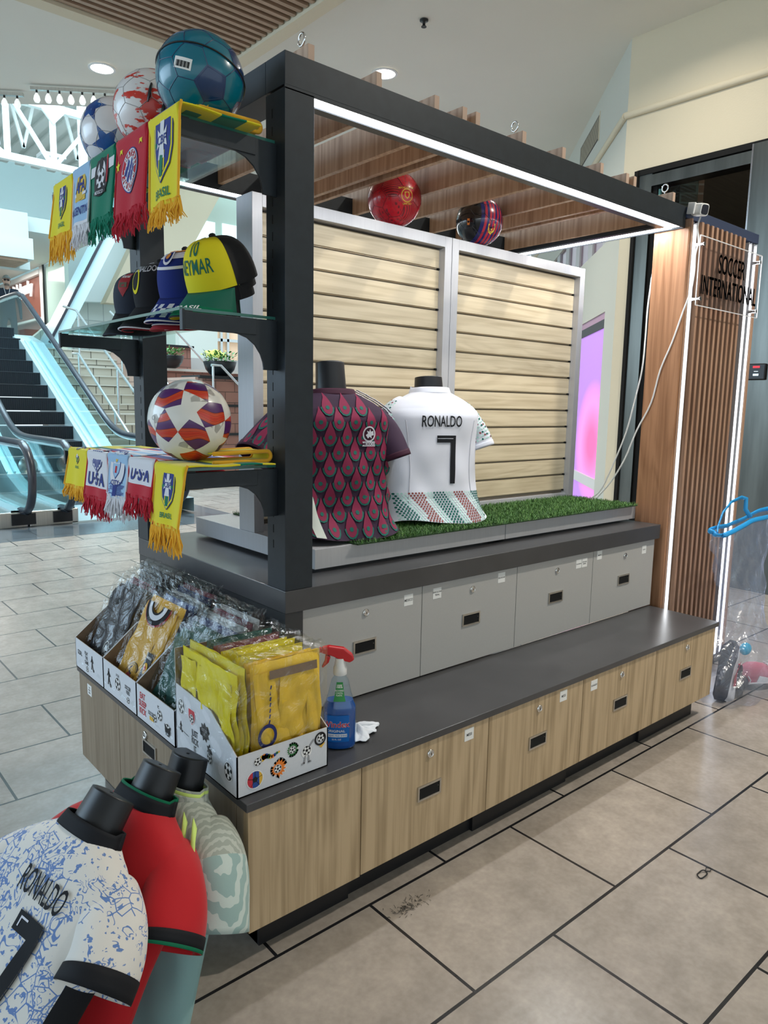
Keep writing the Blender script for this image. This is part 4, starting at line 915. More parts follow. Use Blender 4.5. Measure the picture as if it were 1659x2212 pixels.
def bands_seams(b, c, R, V, m, w=.0012):
    E = [(i, j) for i in range(12) for j in range(12) if i != j and (V[i]-V[j]).length < 1.1]
    pts = {(i, j): (V[i]*2+V[j]).normalized() for i, j in E}
    segs = [(pts[(i, j)], pts[(j, i)]) for i, j in E if i < j]
    for (i, j) in E:
        for (i2, k) in E:
            if i2 == i and j < k and (V[j]-V[k]).length < 1.1: segs.append((pts[(i, j)], pts[(i, k)]))
    for p, q in segs: b.tube([Vector(c)+p.lerp(q, t_/5).normalized()*R*1.001 for t_ in range(6)], w, 4, m, caps=False)
    return segs
def ballmesh(c, R, m=0, d=(0, 0, 1), mf=None):
    dd, x, y = frame(d, (0, 0, 1) if abs(Vector(d).normalized().z) < .9 else (0, 1, 0)); b = MB()
    b.grid(lambda u, v: Vector(c)+(dd*math.cos(PI*v)+(x*math.cos(2*PI*u)+y*math.sin(2*PI*u))*math.sin(PI*v))*R, 48, 60, m, flip=True, mf=mf); return b
CAMP = Vector((-.80883, -1.40562, 1.3663))
gl = lambda n, c, r=.25: mat(n, c, r, spec=.5, coat=.4)
def finish(b, lab, mats_, c, R): return tag(b.build('football', mats_, origin=(c[0], c[1], c[2]-R)), lab, 'football')
# teal ball
c = Vector((.142, .452, SZ[0]+.016+.112)); R = .112; V = icoframe(CAMP-c+Vector((.5, -.35, -.2)), (0, 0, 1), .3)
ball = [gl('ball_teal', (.0, .145, .215)), gl('ball_navy', (.008, .035, .12)), black, whitepaper, ink, gl('ball_yellow', (.7, .6, .02))]
b = ballmesh(c, R)
for v in (V[0], V[5], V[9]): decal(b, flat2([star(R*.40, .81, 5)], .01), sph(c, R, v, V[1] if v is not V[1] else V[2], 1.006), 1)
segs = bands_seams(b, c, R, V, 1, .0011)
view = (CAMP-c).normalized()
hd, hx, hy = frame(view); n0 = (hy*.77+hx*.20-view*.60).normalized(); q, qx, qy = frame(n0)
b.tube([c+(q*.08+(qx*math.cos(a)+qy*math.sin(a))*.997)*R*1.002 for a in [2*PI*k/60 for k in range(60)]], .0042, 6, 2, closed=True, flat=.4)
f = sph(c, R, view-hx*.42+hy*.33, hy-hx*-.12, 1.006); decal(b, flat2([rect(.045, .026)], .01), f, 3)
f2 = sph(c, R, view-hx*.42+hy*.33, hy-hx*-.12, 1.010)
for k in range(12): decal(b, flat2([rect(.0012+.001*(k % 3), .014)]), f2, 4, off=(-.017+k*.003, -.002))
decal(b, text2('UTY', .016, .02), sph(c, R, view-hx*.02-hy*.62, hy, 1.008), 5)
finish(b, 'teal and navy football in clear wrap on the top shelf, nearest the post', ball, c, R)
# white and red splatter ball
c = Vector((.135, .728, SZ[0]+.012+.110)); R = .110
spl = mat('ball_splatter', (.72, .70, .69), .3, coat=.3, noise=(16, 1, (1, 1, 2.5), (.60, .035, .02))); spl.node_tree.nodes['Color Ramp'].color_ramp.elements[0].position = .445; spl.node_tree.nodes['Color Ramp'].color_ramp.elements[1].position = .47
b = ballmesh(c, R); V = icoframe(CAMP-c, (0, 0, 1), .1); bands_seams(b, c, R, V, 1, .0009); view = (CAMP-c).normalized(); hd, hx, hy = frame(view)
for ox, oy, tl in ((.25, .25, .2), (.85, .5, .5), (-.1, .85, .3)):
    pts = [c+(view+hx*(ox+.25*math.sin(a)*tl)+hy*(oy-.35+a*.45)).normalized()*R*1.003 for a in [k*.2-.6 for k in range(8)]]; b.tube(pts, [.003, .008, .010, .010, .010, .010, .008, .003], 6, 2, flat=.3)
finish(b, 'white football splashed with red and black marks on the top shelf', [spl, mat('seam_grey', (.35, .35, .35), .6), black], c, R)
# blue white star ball
c = Vector((.128, .985, SZ[0]+.012+.109)); R = .109; V = icoframe(CAMP-c+Vector((-.9, .2, -.7)), (0, 0, 1), .5)
blu = mat('ball_blue', (.01, .10, .34), .3, coat=.3, noise=(22, 1, (1, 1, 1), (.012, .02, .12)))
b = ballmesh(c, R)
for v in V:
    w_ = [x for x in V if .1 < (x-v).length < 1.1][0]; decal(b, flat2([star(R*.50, .42)], .015), sph(c, R, v, w_), 1)
bands_seams(b, c, R, V, 2, .0008)
finish(b, 'white football with dark blue stars on the top shelf, farthest from the camera', [gl('ball_white', (.70, .69, .70)), blu, mat('seam_grey')], c, R)
# orange star ball
c = Vector((.103, .470, SZ[2]+.011+.110)); R = .1115; view = (CAMP-c).normalized(); hd, hx, hy = frame(view)
om = bpy.data.materials.new('ball_orange_purple'); om.use_nodes = True; N = om.node_tree.nodes; L = om.node_tree.links; pb = N['Principled BSDF']; tc = N.new('ShaderNodeTexCoord')
wv = N.new('ShaderNodeTexWave'); wv.wave_type = 'BANDS'; wv.bands_direction = 'Z'; wv.inputs['Scale'].default_value = 6.5; wv.inputs['Distortion'].default_value = 5.5; wv.inputs['Detail'].default_value = 1.2; wv.inputs['Detail Scale'].default_value = 1.2; L.new(tc.outputs['Object'], wv.inputs[0])
rp = N.new('ShaderNodeValToRGB'); e = rp.color_ramp.elements; e[0].position = 0; e[0].color = (.075, .015, .12, 1); e[1].position = 1; e[1].color = (.55, .03, .01, 1)
for p_, c_ in ((.42, (.09, .018, .13, 1)), (.46, (.02, .006, .02, 1)), (.54, (.40, .03, .01, 1)), (.66, (.72, .085, .02, 1)), (.70, (.05, .01, .01, 1)), (.73, (.72, .08, .02, 1)), (.84, (.66, .06, .02, 1)), (.87, (.06, .01, .01, 1)), (.90, (.66, .06, .02, 1))): q = e.new(p_); q.color = c_
L.new(wv.outputs['Fac'], rp.inputs[0]); L.new(rp.outputs[0], pb.inputs['Base Color']); pb.inputs['Roughness'].default_value = .35; pb.inputs['Coat Weight'].default_value = .3
V = icoframe(view-hx*.05+hy*.23, hy, math.radians(10)); b = ballmesh(c, R)
for v in V:
    w_ = [x for x in V if .1 < (x-v).length < 1.1][0]; decal(b, flat2([star(R*math.radians(31.7)*1.0, .375)], .012), sph(c, R, v, w_), 1)
decal(b, text2('O', .013, .0), sph(c, R, view-hx*1.5+hy*.1, hy, 1.007), 2)
finish(b, 'orange and purple football with white stars on the lowest shelf', [om, gl('ball_cream', (.74, .73, .68)), mat('seam_grey')], c, R)
# red ball
PT = 2.063
c = Vector((1.181, .865, PT+.1055)); R = .1050; view = (CAMP-c).normalized(); hd, hx, hy = frame(view)
V = icoframe(view+hx*.52+hy*.18, hy, .35)
hat = bpy.data.materials.new('ball_red_hatch'); hat.use_nodes = True; N = hat.node_tree.nodes; L = hat.node_tree.links; pb = N['Principled BSDF']; tc = N.new('ShaderNodeTexCoord')
wv = N.new('ShaderNodeTexWave'); wv.bands_direction = 'DIAGONAL'; wv.inputs['Scale'].default_value = 62; wv.inputs['Distortion'].default_value = 0; L.new(tc.outputs['Object'], wv.inputs[0]); rp = N.new('ShaderNodeValToRGB'); rp.color_ramp.elements[0].position = .35; rp.color_ramp.elements[1].position = .45; rp.color_ramp.elements[0].color = (.16, .004, .012, 1); rp.color_ramp.elements[1].color = (.50, .008, .022, 1)
L.new(wv.outputs['Fac'], rp.inputs[0]); L.new(rp.outputs[0], pb.inputs['Base Color']); pb.inputs['Roughness'].default_value = .35; pb.inputs['Coat Weight'].default_value = .3
b = ballmesh(c, R, 0)
for i, v in enumerate(V):
    w_ = [x for x in V if .1 < (x-v).length < 1.1][0]; decal(b, flat2([star(R*.40, .81)], .015), sph(c, R, v, w_, 1.003), 1)
fc = []
for i in range(12):
    for j in range(i):
        for k in range(j):
            if (V[i]-V[j]).length < 1.1 and (V[j]-V[k]).length < 1.1 and (V[i]-V[k]).length < 1.1: fc.append((V[i]+V[j]+V[k]).normalized())
for i, v in enumerate(fc):
    if i % 2: decal(b, flat2([circ(R*.40, 6)], .015), sph(c, R, v, V[0]+Vector((.01, .02, .03)), 1.002), 1 if i % 4 else 4)
bands_seams(b, c, R, V, 2, .001)
f = sph(c, R, V[0], hy, 1.008); decal(b, flat2(ring(R*.20, R*.235)), f, 3); decal(b, flat2([shield(R*.2, R*.25)]), f, 3); decal(b, text2('MANCHESTER', .0075, .02), f, 3, off=(0, R*.27)); decal(b, text2('UNITED', .0075, .02), f, 3, off=(0, -R*.28))
decal(b, flat2([shield(R*.12, R*.16)]), sph(c, R, V[0], hy, 1.012), 1)
finish(b, 'red football with a gold crest on top of the left slatwall panel', [hat, gl('ball_red', (.55, .008, .022)), mat('seam_dark', (.12, .004, .01), .5), mat('crest_gold', (.72, .45, .05), .4), black], c, R)
# black and blue striped ball
c = Vector((1.668, .855, PT+.1025)); R = .1020; view = (CAMP-c).normalized(); hd, hx, hy = frame(view); ax = (-hx*.86+view*.50+hy*.16).normalized()
def smf(u, v):
    th = v*180
    if th < 62: return 0
    if th < 72: return 1
    return 2 if int((th-72)/5.6) % 2 == 0 else 1
b = ballmesh(c, R, 0, ax, smf)
V = icoframe(ax+Vector((.2, .1, .1)), hy, .2); b2 = MB(); bands_seams(b2, c, R, V, 3, .0011)
b.add(b2.v, b2.f, 3, True)
f = sph(c, R, view+hx*.62-hy*.36, hy, 1.008); decal(b, flat2([shield(.034, .045)]), f, 4); f = sph(c, R, view+hx*.62-hy*.36, hy, 1.012)
decal(b, flat2([rect(.010, .012)]), f, 2, off=(.007, .003)); decal(b, flat2([rect(.020, .006)]), f, 0, off=(0, .008)); decal(b, flat2([star(.006)]), f, 4, off=(0, .0))
decal(b, flat2([rect(.012, .026)]), sph(c, R, view-hx*.52+hy*.02, hy, 1.008), 5)
finish(b, 'black and blue football with red stripes on top of the right slatwall panel', [gl('ball_black', (.008, .009, .012), .18), gl('ball_royal', (.012, .015, .14)), gl('ball_crimson', (.50, .02, .05)), mat('seam_black', (.03, .03, .035), .3), mat('crest_yellow', (.80, .60, .06), .4), mat('tag_orange', (.75, .22, .03), .5)], c, R)

# ================================================================ CAPS
def cap(lab, loc, rotz, tilt, front, side, brim, kk=1.12, under=None, deco=None, bdeco=None, piping=None, grp='caps on the middle glass shelf', h=.135, mesh_back=True, button=None, roll=0.0):
    h *= kk
    M = Matrix.Rotation(rotz, 3, 'Z') @ Matrix.Rotation(tilt, 3, 'Y') @ Matrix.Rotation(roll, 3, 'X')
    t = thing('baseball_cap', lab, 'cap', loc, rot=M.to_4x4(), group=grp)      # local: +X = front, Z up
    def cr(ph, v, k=1.0):   # ph azimuth (0 = front), v 0 rim .. 1 top
        q = v**.9*PI/2; r = math.cos(q)**(.62 if abs(ph) < 1.2 else .72); ff = max(0, math.cos(ph))
        lean = .012*ff*v
        k = k*kk; return Vector(((.098+lean)*k*r*math.cos(ph)-.008*v, .080*k*r*math.sin(ph), h*(k/kk)*math.sin(q)**.95+(.010*ff*math.sin(2*q))))
    ms = [front, side, ink]
    b = MB(); b.grid(lambda u, v: cr((u-.5)*2*1.22, v), 22, 14, 0); b.build('front_panel', front, t)
    b = MB(); b.grid(lambda u, v: cr(1.22+u*(2*PI-2.44), v, .995), 30, 14, 0); b.build('back_panels', side, t)
    MB().lathe([(.010, h-.001), (.009, h+.006), (.004, h+.009)], (-.008, 0), 14).build('button', button or side, t)
    def br(u, v):          # u across -1..1, v 0 root .. 1 edge
        ph = u*1.12; root = cr(ph, 0.0); L = kk*.086*math.sqrt(max(0, 1-(u*.96)**2))+.003
        p = Vector((root.x+L*v*1.0, root.y*(1+.12*v), 0)); p.z = .004-.034*v-4.5*(p.y**2)*(.25+.75*v); return p
    b = MB(); b.grid(lambda u, v: br(u*2-1, v), 24, 8, 0); o = b.build('brim', [brim, under or brim], t, solid=.0035)
    if under:
        q = o.modifiers['thick']; q.material_offset = 1; q.offset = 1
    b = MB(); b.tube([br(k/15-1, 1.0) for k in range(31)], .0022, 6); b.build('brim_piping', piping or side, t)
    for pa in (1.22, -1.22): MB().tube([cr(pa, k/14, 1.004) for k in range(14)], .0011, 5).build('stitching', piping or ink, t)
    if deco:
        D = MB(); fm = lambda a, z, k=1.012: (lambda A: cr(A, min(.93, z/h), k))(a/.098)
        mats_ = deco(D, fm); D.build('front_print', mats_, t)
    if bdeco:
        D = MB(); mats_ = bdeco(D, lambda a, z, d=.003: br(max(-1, min(1, a/.085)), z)+Vector((0, 0, d))); D.build('brim_print', mats_, t)
    return t
cf = lambda n, c: mat(n, c, .8, bump=(600, .15, .001), spec=.3)
C_Y = cf('cap_yellow', (.66, .58, .015)); C_BK = mat('cap_mesh_black', (.012, .012, .014), .8, bump=(900, .6, .002)); C_G = cf('cap_green', (.0, .155, .075)); C_DG = mat('print_green', (.0, .11, .07), .7)
C_N = cf('cap_navy', (.022, .028, .045)); C_RB = cf('cap_royal', (.008, .02, .16)); C_W = cf('cap_white', (.62, .62, .66)); C_K = cf('cap_black', (.010, .010, .013)); C_R = cf('cap_red', (.30, .02, .03)); C_O = cf('cap_orange', (.66, .26, .05))
def neymar(D, f):
    decal(D, text2('10', .048, .012, .8, st=.012), lambda a, z: f(-a, z), 0, off=(.0, .083)) if False else decal(D, text2('10', .040, .012, .78, st=.012), lambda a, z: f(a, z), 0, off=(.010, .072))
    decal(D, text2('NEYMAR', .024, .012, .95, st=.012), lambda a, z: f(a, z), 0, off=(.006, .034)); return [C_DG]
def brasil(D, f):
    n = 24; P = [(-.082+.164*k/n) for k in range(n+1)]
    for k in range(n): D.add([f(P[k], .58+.30*abs(P[k]/.085)**2), f(P[k+1], .58+.30*abs(P[k+1]/.085)**2), f(P[k+1], 1.0), f(P[k], 1.0)], [(0, 1, 2, 3)], 0, True)
    decal(D, text2('BRASIL', .013, .02, 1.1), lambda a, z: f(a, .72-z*12, .006), 1, off=(.012, 0)); decal(D, flat2([shield(.013, .016)]), lambda a, z: f(a, .72-z*12, .006), 1, off=(-.030, 0)); return [C_G, mat('print_white', (.8, .8, .8), .6), ink]
FACE = PI
cap('yellow NEYMAR 10 cap with green Brasil brim, on top of its stack', (.215, .478, SZ[1]+0.090), FACE+0.32, 0.40, C_Y, C_BK, C_Y, under=C_DG, deco=neymar, bdeco=brasil, button=C_BK, h=0.110)
cap('yellow cap with green brim edge, directly under the NEYMAR cap', (.225, .474, SZ[1]+0.074), FACE+0.40, 0.40, C_Y, C_BK, C_G, under=C_DG, h=0.078, kk=.95)
def wing(D, f):
    for k in range(9): D.add([f(-.01+k*.002, .25+k*.05), f(.005+k*.004, .22+k*.05), f(.078, .55+k*.05), f(.070, .62+k*.05)], [(0, 1, 2, 3)], 0, True)
    return [mat('print_white', (.8, .8, .8), .6)]
cap('black cap with a white wing printed on its brim, bottom of the NEYMAR stack', (.218, .470, SZ[1]+0.050), FACE+0.46, 0.34, C_K, C_BK, C_K, bdeco=wing, h=0.078, kk=.95)
def realm(D, f):
    for z, w_, m in ((.098, .028, 1), (.099, .010, 2), (.075, .016, 1), (.045, .006, 1)):
        n = 24
        for k in range(n):
            a0 = -.112+.224*k/n; a1 = -.112+.224*(k+1)/n; kk = 1.012 if m == 1 else 1.02; D.add([f(a0, z-w_/2, kk), f(a1, z-w_/2, kk), f(a1, z+w_/2, kk), f(a0, z+w_/2, kk)], [(0, 1, 2, 3)], m, True)
    g = lambda a, z: f(a, z, 1.03); decal(D, flat2(ring(.018, .024), .02), g, 1, off=(0, .075)); decal(D, flat2([circ(.018)], .02), g, 0, off=(0, .075)); decal(D, flat2([circ(.010, 12)]), lambda a, z: f(a, z, 1.04), 2, off=(0, .075)); return [C_RB, C_W, C_O]
def check(D, f):
    for i in range(-5, 6):
        for j in range(3):
            D.add([f(i*.012, .30+j*.2), f(i*.012+.012, .30+j*.2), f(i*.012+.012, .5+j*.2), f(i*.012, .5+j*.2)], [(0, 1, 2, 3)], (i+j) % 2, True)
    for s_ in (-1, 1): D.add([f(s_*.066, .25), f(s_*.082, .25), f(s_*.082, .95), f(s_*.066, .95)], [(0, 1, 2, 3)], 1, True)
    return [C_RB, C_W]
cap('blue and white cap with orange stripe and checked brim, top of its stack', (.205, .640, SZ[1]+0.086), FACE+0.46, 0.38, C_RB, C_BK, C_RB, deco=realm, bdeco=check, piping=C_W, h=0.101)
cap('blue cap with checked brim under the orange striped one', (.208, .645, SZ[1]+0.068), FACE+0.44, 0.38, C_RB, C_BK, C_RB, bdeco=check, h=0.078, piping=C_W, kk=.95)
cap('black cap with red lined brim, bottom of the blue stack', (.208, .645, SZ[1]+0.046), FACE+0.40, 0.32, C_K, C_BK, C_R, h=0.078, piping=C_R, kk=.95)
def rona(D, f): decal(D, text2('RONALDO', .022, .012, .9, st=.012), f, 0, off=(.0, .074)); decal(D, flat2(ring(.020, .026), .02), f, 1, off=(-.03, .045)); return [mat('print_grey', (.5, .5, .52), .6), C_Y]
cap('black RONALDO cap between the blue cap and the Arsenal cap', (.205, .815, SZ[1]+0.072), FACE+0.42, 0.34, C_K, C_K, C_K, deco=rona, h=0.103, piping=C_W)
cap('black cap with white and red edging under the RONALDO cap', (.200, .82, SZ[1]+0.050), FACE+0.38, 0.28, C_K, C_K, C_K, h=0.078, piping=C_R, kk=.95)
def ars(D, f):
    decal(D, flat2([shield(.062, .07)], .012), f, 0, off=(0, .062)); g = lambda a, z: f(a, z, 1.025); decal(D, text2('Arsenal', .014, .01, .95), g, 1, off=(0, .080)); decal(D, flat2([rect(.036, .012)]), g, 2, off=(0, .052)); return [mat('crest_red', (.30, .015, .02), .7), mat('print_white'), mat('crest_olive', (.10, .09, .05), .8)]
cap('dark navy Arsenal cap at the far end of the middle shelf', (.205, .985, SZ[1]+0.070), FACE+0.56, 0.38, C_N, C_N, C_K, deco=ars, h=0.098)
cap('dark cap with curled brim beneath the Arsenal cap', (.20, .99, SZ[1]+0.048), FACE+0.50, 0.28, C_N, C_N, C_K, h=0.078, kk=.95)
# ================================================================ JERSEY BUSTS
def lerp_tab(tab, v):
    for (a, p), (b, q) in zip(tab[:-1], tab[1:]):
        if v <= b: f = (v-a)/(b-a) if b > a else 0; f = f*f*(3-2*f)*.5+f*.5; return p+(q-p)*f
    return tab[-1][1]
SLEEVES = {}
def bust(lab, origin, X, Z, H, mats_, side=None, cuffs=None, collar=None, collar_h=.03, wtab=None, dtab=None, wr=.004, flare=0, neck_h=.105, neck_r=.062, sleeve=(.245, .57), sleeve_r=None, seed=1, back=.55, group=None, sl_mat=None, sl_mf=None, yoke=None, neck_tall=False, torso_mat=None, sl_r=.078):
    X = Vector(X).normalized(); Z = Vector(Z); Z = (Z-X*Z.dot(X)).normalized(); Y = Z.cross(X)
    M = Matrix((X, Y, Z)).transposed()
    t = thing('jersey_bust', lab, 'mannequin', origin, rot=M.to_4x4(), group=group)
    wt = wtab or [(0, .215), (.18, .200), (.45, .188), (.68, .200), (.80, .205), (.87, .190), (.925, .15), (.965, .105), (1, .070)]
    zt = [(0, 0), (.87, .86), (.925, .915), (.965, .958), (1, .99)]
    dt = dtab or [(0, .105), (.3, .095), (.55, .105), (.75, .120), (.87, .105), (.93, .090), (1, .066)]
    R = random.Random(seed); ph = [R.uniform(0, 6) for _ in range(6)]
    def wv(x, z, a):
        f = max(0, 1-z/H*1.15)
        return wr*(math.sin(x*26+z*14+ph[0])+.7*math.sin(z*38-x*22+ph[1])+.5*math.sin(x*55+z*31+ph[2]))*(.35+1.2*f)
    def fl(v): return max(0, 1-v/.22)
    def surf(u, v):
        a = 2*PI*u; w = lerp_tab(wt, v)+flare*fl(v)*.5; z = lerp_tab(zt, v)*H; d = lerp_tab(dt, v)+flare*fl(v)
        c, s_ = math.cos(a), math.sin(a); x = w*math.copysign(abs(c)**.8, c); y = -d*math.copysign(abs(s_)**.8, s_)
        if s_ < 0: y *= back
        else: y += wv(x, z, a)*min(1, s_*2)
        return Vector((x, y, z-.012*fl(v)*math.sin(a*3+ph[3])))
    def front(x, z, k=.003):
        lo, hi = 0, 1
        for _ in range(18):
            m = (lo+hi)/2
            if lerp_tab(zt, m)*H < z: lo = m
            else: hi = m
        v = lo; w = lerp_tab(wt, v)+flare*fl(v)*.5; d = lerp_tab(dt, v)+flare*fl(v); q = min(.995, abs(x)/w); y = -d*(1-q**2.5)**.4
        return Vector((x, y+wv(x, z, 0)-k, z-.012*fl(v)*math.sin(math.acos(max(-1, min(1, math.copysign(q**1.25, x))))*3+ph[3])))
    b = MB(); b.grid(surf, 72, 60, 0, mf=side); b.build('shirt_body', mats_, t)
    for s_ in (-1, 1):
        p0 = Vector((s_*.110, .012, .850*H)); p1 = Vector((s_*.190, .006, .800*H)); sv = (sleeve_r or sleeve) if s_ > 0 else sleeve; p2 = Vector((s_*sv[0], -.012, sv[1]*H))
        def slv(u, v, s_=s_, p0=p0, p1=p1, p2=p2):
            q = v; c = (p0*(1-q)**2+p1*2*q*(1-q)+p2*q*q); d = ((p1-p0)*(1-q)+(p2-p1)*q).normalized(); n1 = Vector((0, 1, 0)); n2 = d.cross(n1).normalized(); n1 = n2.cross(d)
            r = .062+(sl_r-.062)*q; a = 2*PI*u; return c+(n1*math.cos(a)*r*1.02+n2*math.sin(a)*r*.86)*(1+.03*math.sin(a*3+q*7+ph[4]))
        SLEEVES[0 if s_ < 0 else 1] = slv
        b = MB(); b.grid(slv, 36, 24, 0, flip=s_ < 0, mf=sl_mf); b.build('sleeve', sl_mat or mats_, t, solid=.002)
        if cuffs:
            b = MB()
            for (v0, v1, m) in cuffs[1]: b.grid(lambda u, v: slv(u, v0+(v1-v0)*v)+(slv(u, v0)-(slv(0, v0)+slv(.5, v0))/2)*.02, 36, 3, m, flip=s_ < 0)
            b.build('cuff', cuffs[0], t, solid=.003)
    if collar:
        b = MB()
        for (k0, k1, m) in collar[1]:
            b.grid(lambda u, v: (lambda p, q: Vector((p.x*(1-.10*q), p.y*(1-.10*q)-.004, p.z+q*collar_h-(.008 if math.sin(2*PI*u) > 0 else 0)))*1)(surf(u, .985), k0+(k1-k0)*v), 48, 4, m)
        b.build('collar', collar[0], t, solid=.004)
    b = MB(); r = neck_r; z0 = .955*H; z1 = H+neck_h
    def nk(u, v):
        a = 2*PI*u; q = v; rr = r*(1.06-.10*q)
        if v > .97: rr *= (1-(v-.97)/.03*.10)
        y = -math.sin(a)*rr*.92; y = min(y, rr*.30)
        return Vector((math.cos(a)*rr, y, z0+(z1-z0)*min(1, v/.985)))
    b.grid(nk, 40, 34, 0); top = [nk(k/40, 1.0) for k in range(40)]; b.add(top, [list(range(40))], 0)
    if not neck_tall: b.lathe([(.004, z1+.0003), (.004, z1+.0008)], (0, -.012), 8, 1)
    b.build('neck_form', [mat('bust_black', (.012, .013, .016), .38), blackflat], t)
    return t, front, surf
jf = lambda n, c, r=.75: mat(n, c, r, bump=(500, .12, .001), sheen=(.15 if sum(c) > .3 else 0), spec=.3)
J_W = jf('jersey_white', (.66, .67, .74)); J_K = jf('jersey_black', (.008, .009, .012)); J_M = jf('jersey_plum', (.036, .016, .038)); J_MR = jf('jersey_maroon', (.045, .010, .025)); D_R = jf('drop_red', (.22, .020, .06)); D_G = jf('drop_green', (.012, .12, .095)); J_R = jf('jersey_red', (.48, .008, .014)); J_G = jf('collar_green', (.0, .13, .06)); J_T = jf('jersey_teal', (.25, .42, .42)); NEON = jf('neon_stripe', (.62, .80, .20))
# --- maroon jersey with teardrop pattern
def plum_side(u, v): return 0
Xb = Vector((1, -.22, 0)); Zb = Vector((.02, .12, 1))
t, front, surf = bust('front of maroon jersey with teardrop pattern, standing behind the near post', (.700, .585, .913), Xb, Zb, .50, [J_M], cuffs=([J_MR], [(.93, 1.0, 0)]), collar=([J_MR], [(0, 1, 0)]), collar_h=.022, neck_h=.10, neck_r=.052, seed=3, flare=.03, wr=.0045, sleeve=(.285, .56), sleeve_r=(.225, .52), neck_tall=True, group='jersey busts on the grass mat')
SL_M = SLEEVES[0]
D = MB(); drop = [(.0, .052), (.006, .034), (.013, .020), (.0185, .004), (.016, -.012), (.009, -.022), (0, -.025), (-.009, -.022), (-.016, -.012), (-.0185, .004), (-.013, .020), (-.006, .034)]
def dropset(D, f, x, z, sc=1):
    decal(D, flat2([[(p*1.25, q*1.1 if q < 0 else min(q, .012)*1.0-.004) for p, q in drop]], .02), lambda a, b: f(a, b, .0035), 1, off=(x, z-.003), sc=sc)
    decal(D, flat2([drop], .02), lambda a, b: f(a, b, .0042), 0, off=(x, z), sc=sc); decal(D, flat2([circ(.0068, 12)]), lambda a, b: f(a, b, .0050), 1, off=(x, z-.002), sc=sc)
for j in range(9):
    for i in range(-5, 6):
        x = (i+(j % 2)*.5)*.062; z = .035+j*.050; lim = lerp_tab([(0, .2), (.75, .185), (.9, .10), (1, .04)], z/.5)
        if abs(x) < lim: dropset(D, front, x, z, 1.02)
D.build('teardrop_print', [D_R, D_G], t)
D = MB(); SL = SL_M
def fs(a, b, k=.003): 
    p = SL(.5+a/(2*PI*.075), max(.02, min(.98, b/.17))); q = SL(0, max(.02, min(.98, b/.17))); c_ = (p+q)/2; return p+(p-c_).normalized()*k
for j in range(4):
    for i in range(-2, 3): dropset(D, lambda a, b, k: fs(-a, .17-b, k), (i+(j % 2)*.5)*.046, .02+j*.040, .8)
D.build('sleeve_print', [D_R, D_G], t)
D = MB(); f = lambda a, b: front(a, b, .006)
decal(D, flat2([circ(.026, 20)], .01), f, 0, off=(.085, .345)); decal(D, flat2([rect(.050, .016)], .01), f, 0, off=(.085, .312)); f2 = lambda a, b: front(a, b, .0068)
decal(D, flat2([circ(.021, 20)], .01), f2, 1, off=(.085, .345)); decal(D, flat2([star(.017, .5, 7)], .01), lambda a, b: front(a, b, .0076), 0, off=(.087, .345)); decal(D, text2('MEXICO', .010, .012), f2, 1, off=(.085, .312))
D.build('crest', [J_W, J_MR], t)
for s_ in (-1, 1):
    for q in (0, 1, 2):
        pts = []; D = MB()
        for k in range(9):
            x = s_*(.085+k*.0165); pts.append((x, k))
        for (xa, ka), (xb, kb) in zip(pts[:-1], pts[1:]):
            zz = lambda x: .5*lerp_tab([(0, .985), (.07, .985), (.105, .955), (.15, .913), (.19, .868), (.23, .80)], abs(x))+.004
            y0 = -.035+q*.020; D.add([(xa, y0, zz(xa)+.012), (xb, y0, zz(xb)+.012), (xb, y0+.010, zz(xb)+.013), (xa, y0+.010, zz(xa)+.013)], [(0, 1, 2, 3)], 0, True)
        D.build('shoulder_stripe', [J_W], t, solid=.002)
b = MB(); b.grid(lambda u, v: front(-.165+.030*u+.06*(1-v)*.6, .004+.20*v, .006+.004*math.sin(v*3)), 4, 14, 0); b.build('side_stripe', [mat('stripe_ivory', (.72, .76, .68), .7)], t)
# --- white jersey, RONALDO 7
Xb = Vector((1, -.30, 0)); Zb = Vector((-.14, .16, 1))
t, front, surf = bust('white jersey reading RONALDO 7, standing on the grass mat against the slatwall', (1.215, .640, .915), Xb, Zb, .515, [J_W], cuffs=([J_W], [(.93, 1.0, 0)]), collar=([J_W], [(0, 1, 0)]), collar_h=.026, neck_h=.052, neck_r=.057, seed=8, flare=.035, wr=.0026, sleeve=(.222, .55), group='jersey busts on the grass mat', sl_r=.064)
D = MB(); f = lambda a, b: front(a, b, .0035); decal(D, text2('RONALDO', .043, .012, .60, st=.02), f, 0, off=(-.005, .385)); D.build('name_lettering', [J_K], t)
D = MB(); seven = [[(-.045, .085), (.040, .085), (.040, .055), (.034, -.10), (.012, -.10), (.016, .058), (-.045, .058)]]
decal(D, flat2(seven, .012), f, 0, off=(.018, .245)); decal(D, flat2([rect(.0016, .13)], .012), lambda a, b: front(a, b, .0045), 1, off=(.026, .225)); decal(D, flat2([rect(.07, .0016)], .012), lambda a, b: front(a, b, .0045), 1, off=(.010, .318)); D.build('number', [J_K, J_W], t)
D = MB(); R = random.Random(3); dots = [D_G, mat('dot_brown', (.22, .05, .04), .7), mat('dot_pale', (.40, .62, .56), .7), mat('dot_mint', (.52, .66, .62), .7)]
for j in range(13):
    for i in range(-15, 16):
        x = (i+(j % 2)*.5)*.0125; z = .006+j*.0088; wv_ = math.sin(x*34+z*20)
        m = 0 if wv_ > .55 else (1 if wv_ < -.62 else (2 if wv_ > 0 else 3))
        if abs(x) < .195: decal(D, flat2([circ(.0044, 6)]), lambda a, b: front(a, b, .0035), m, off=(x, z))
D.build('hem_print', dots, t)
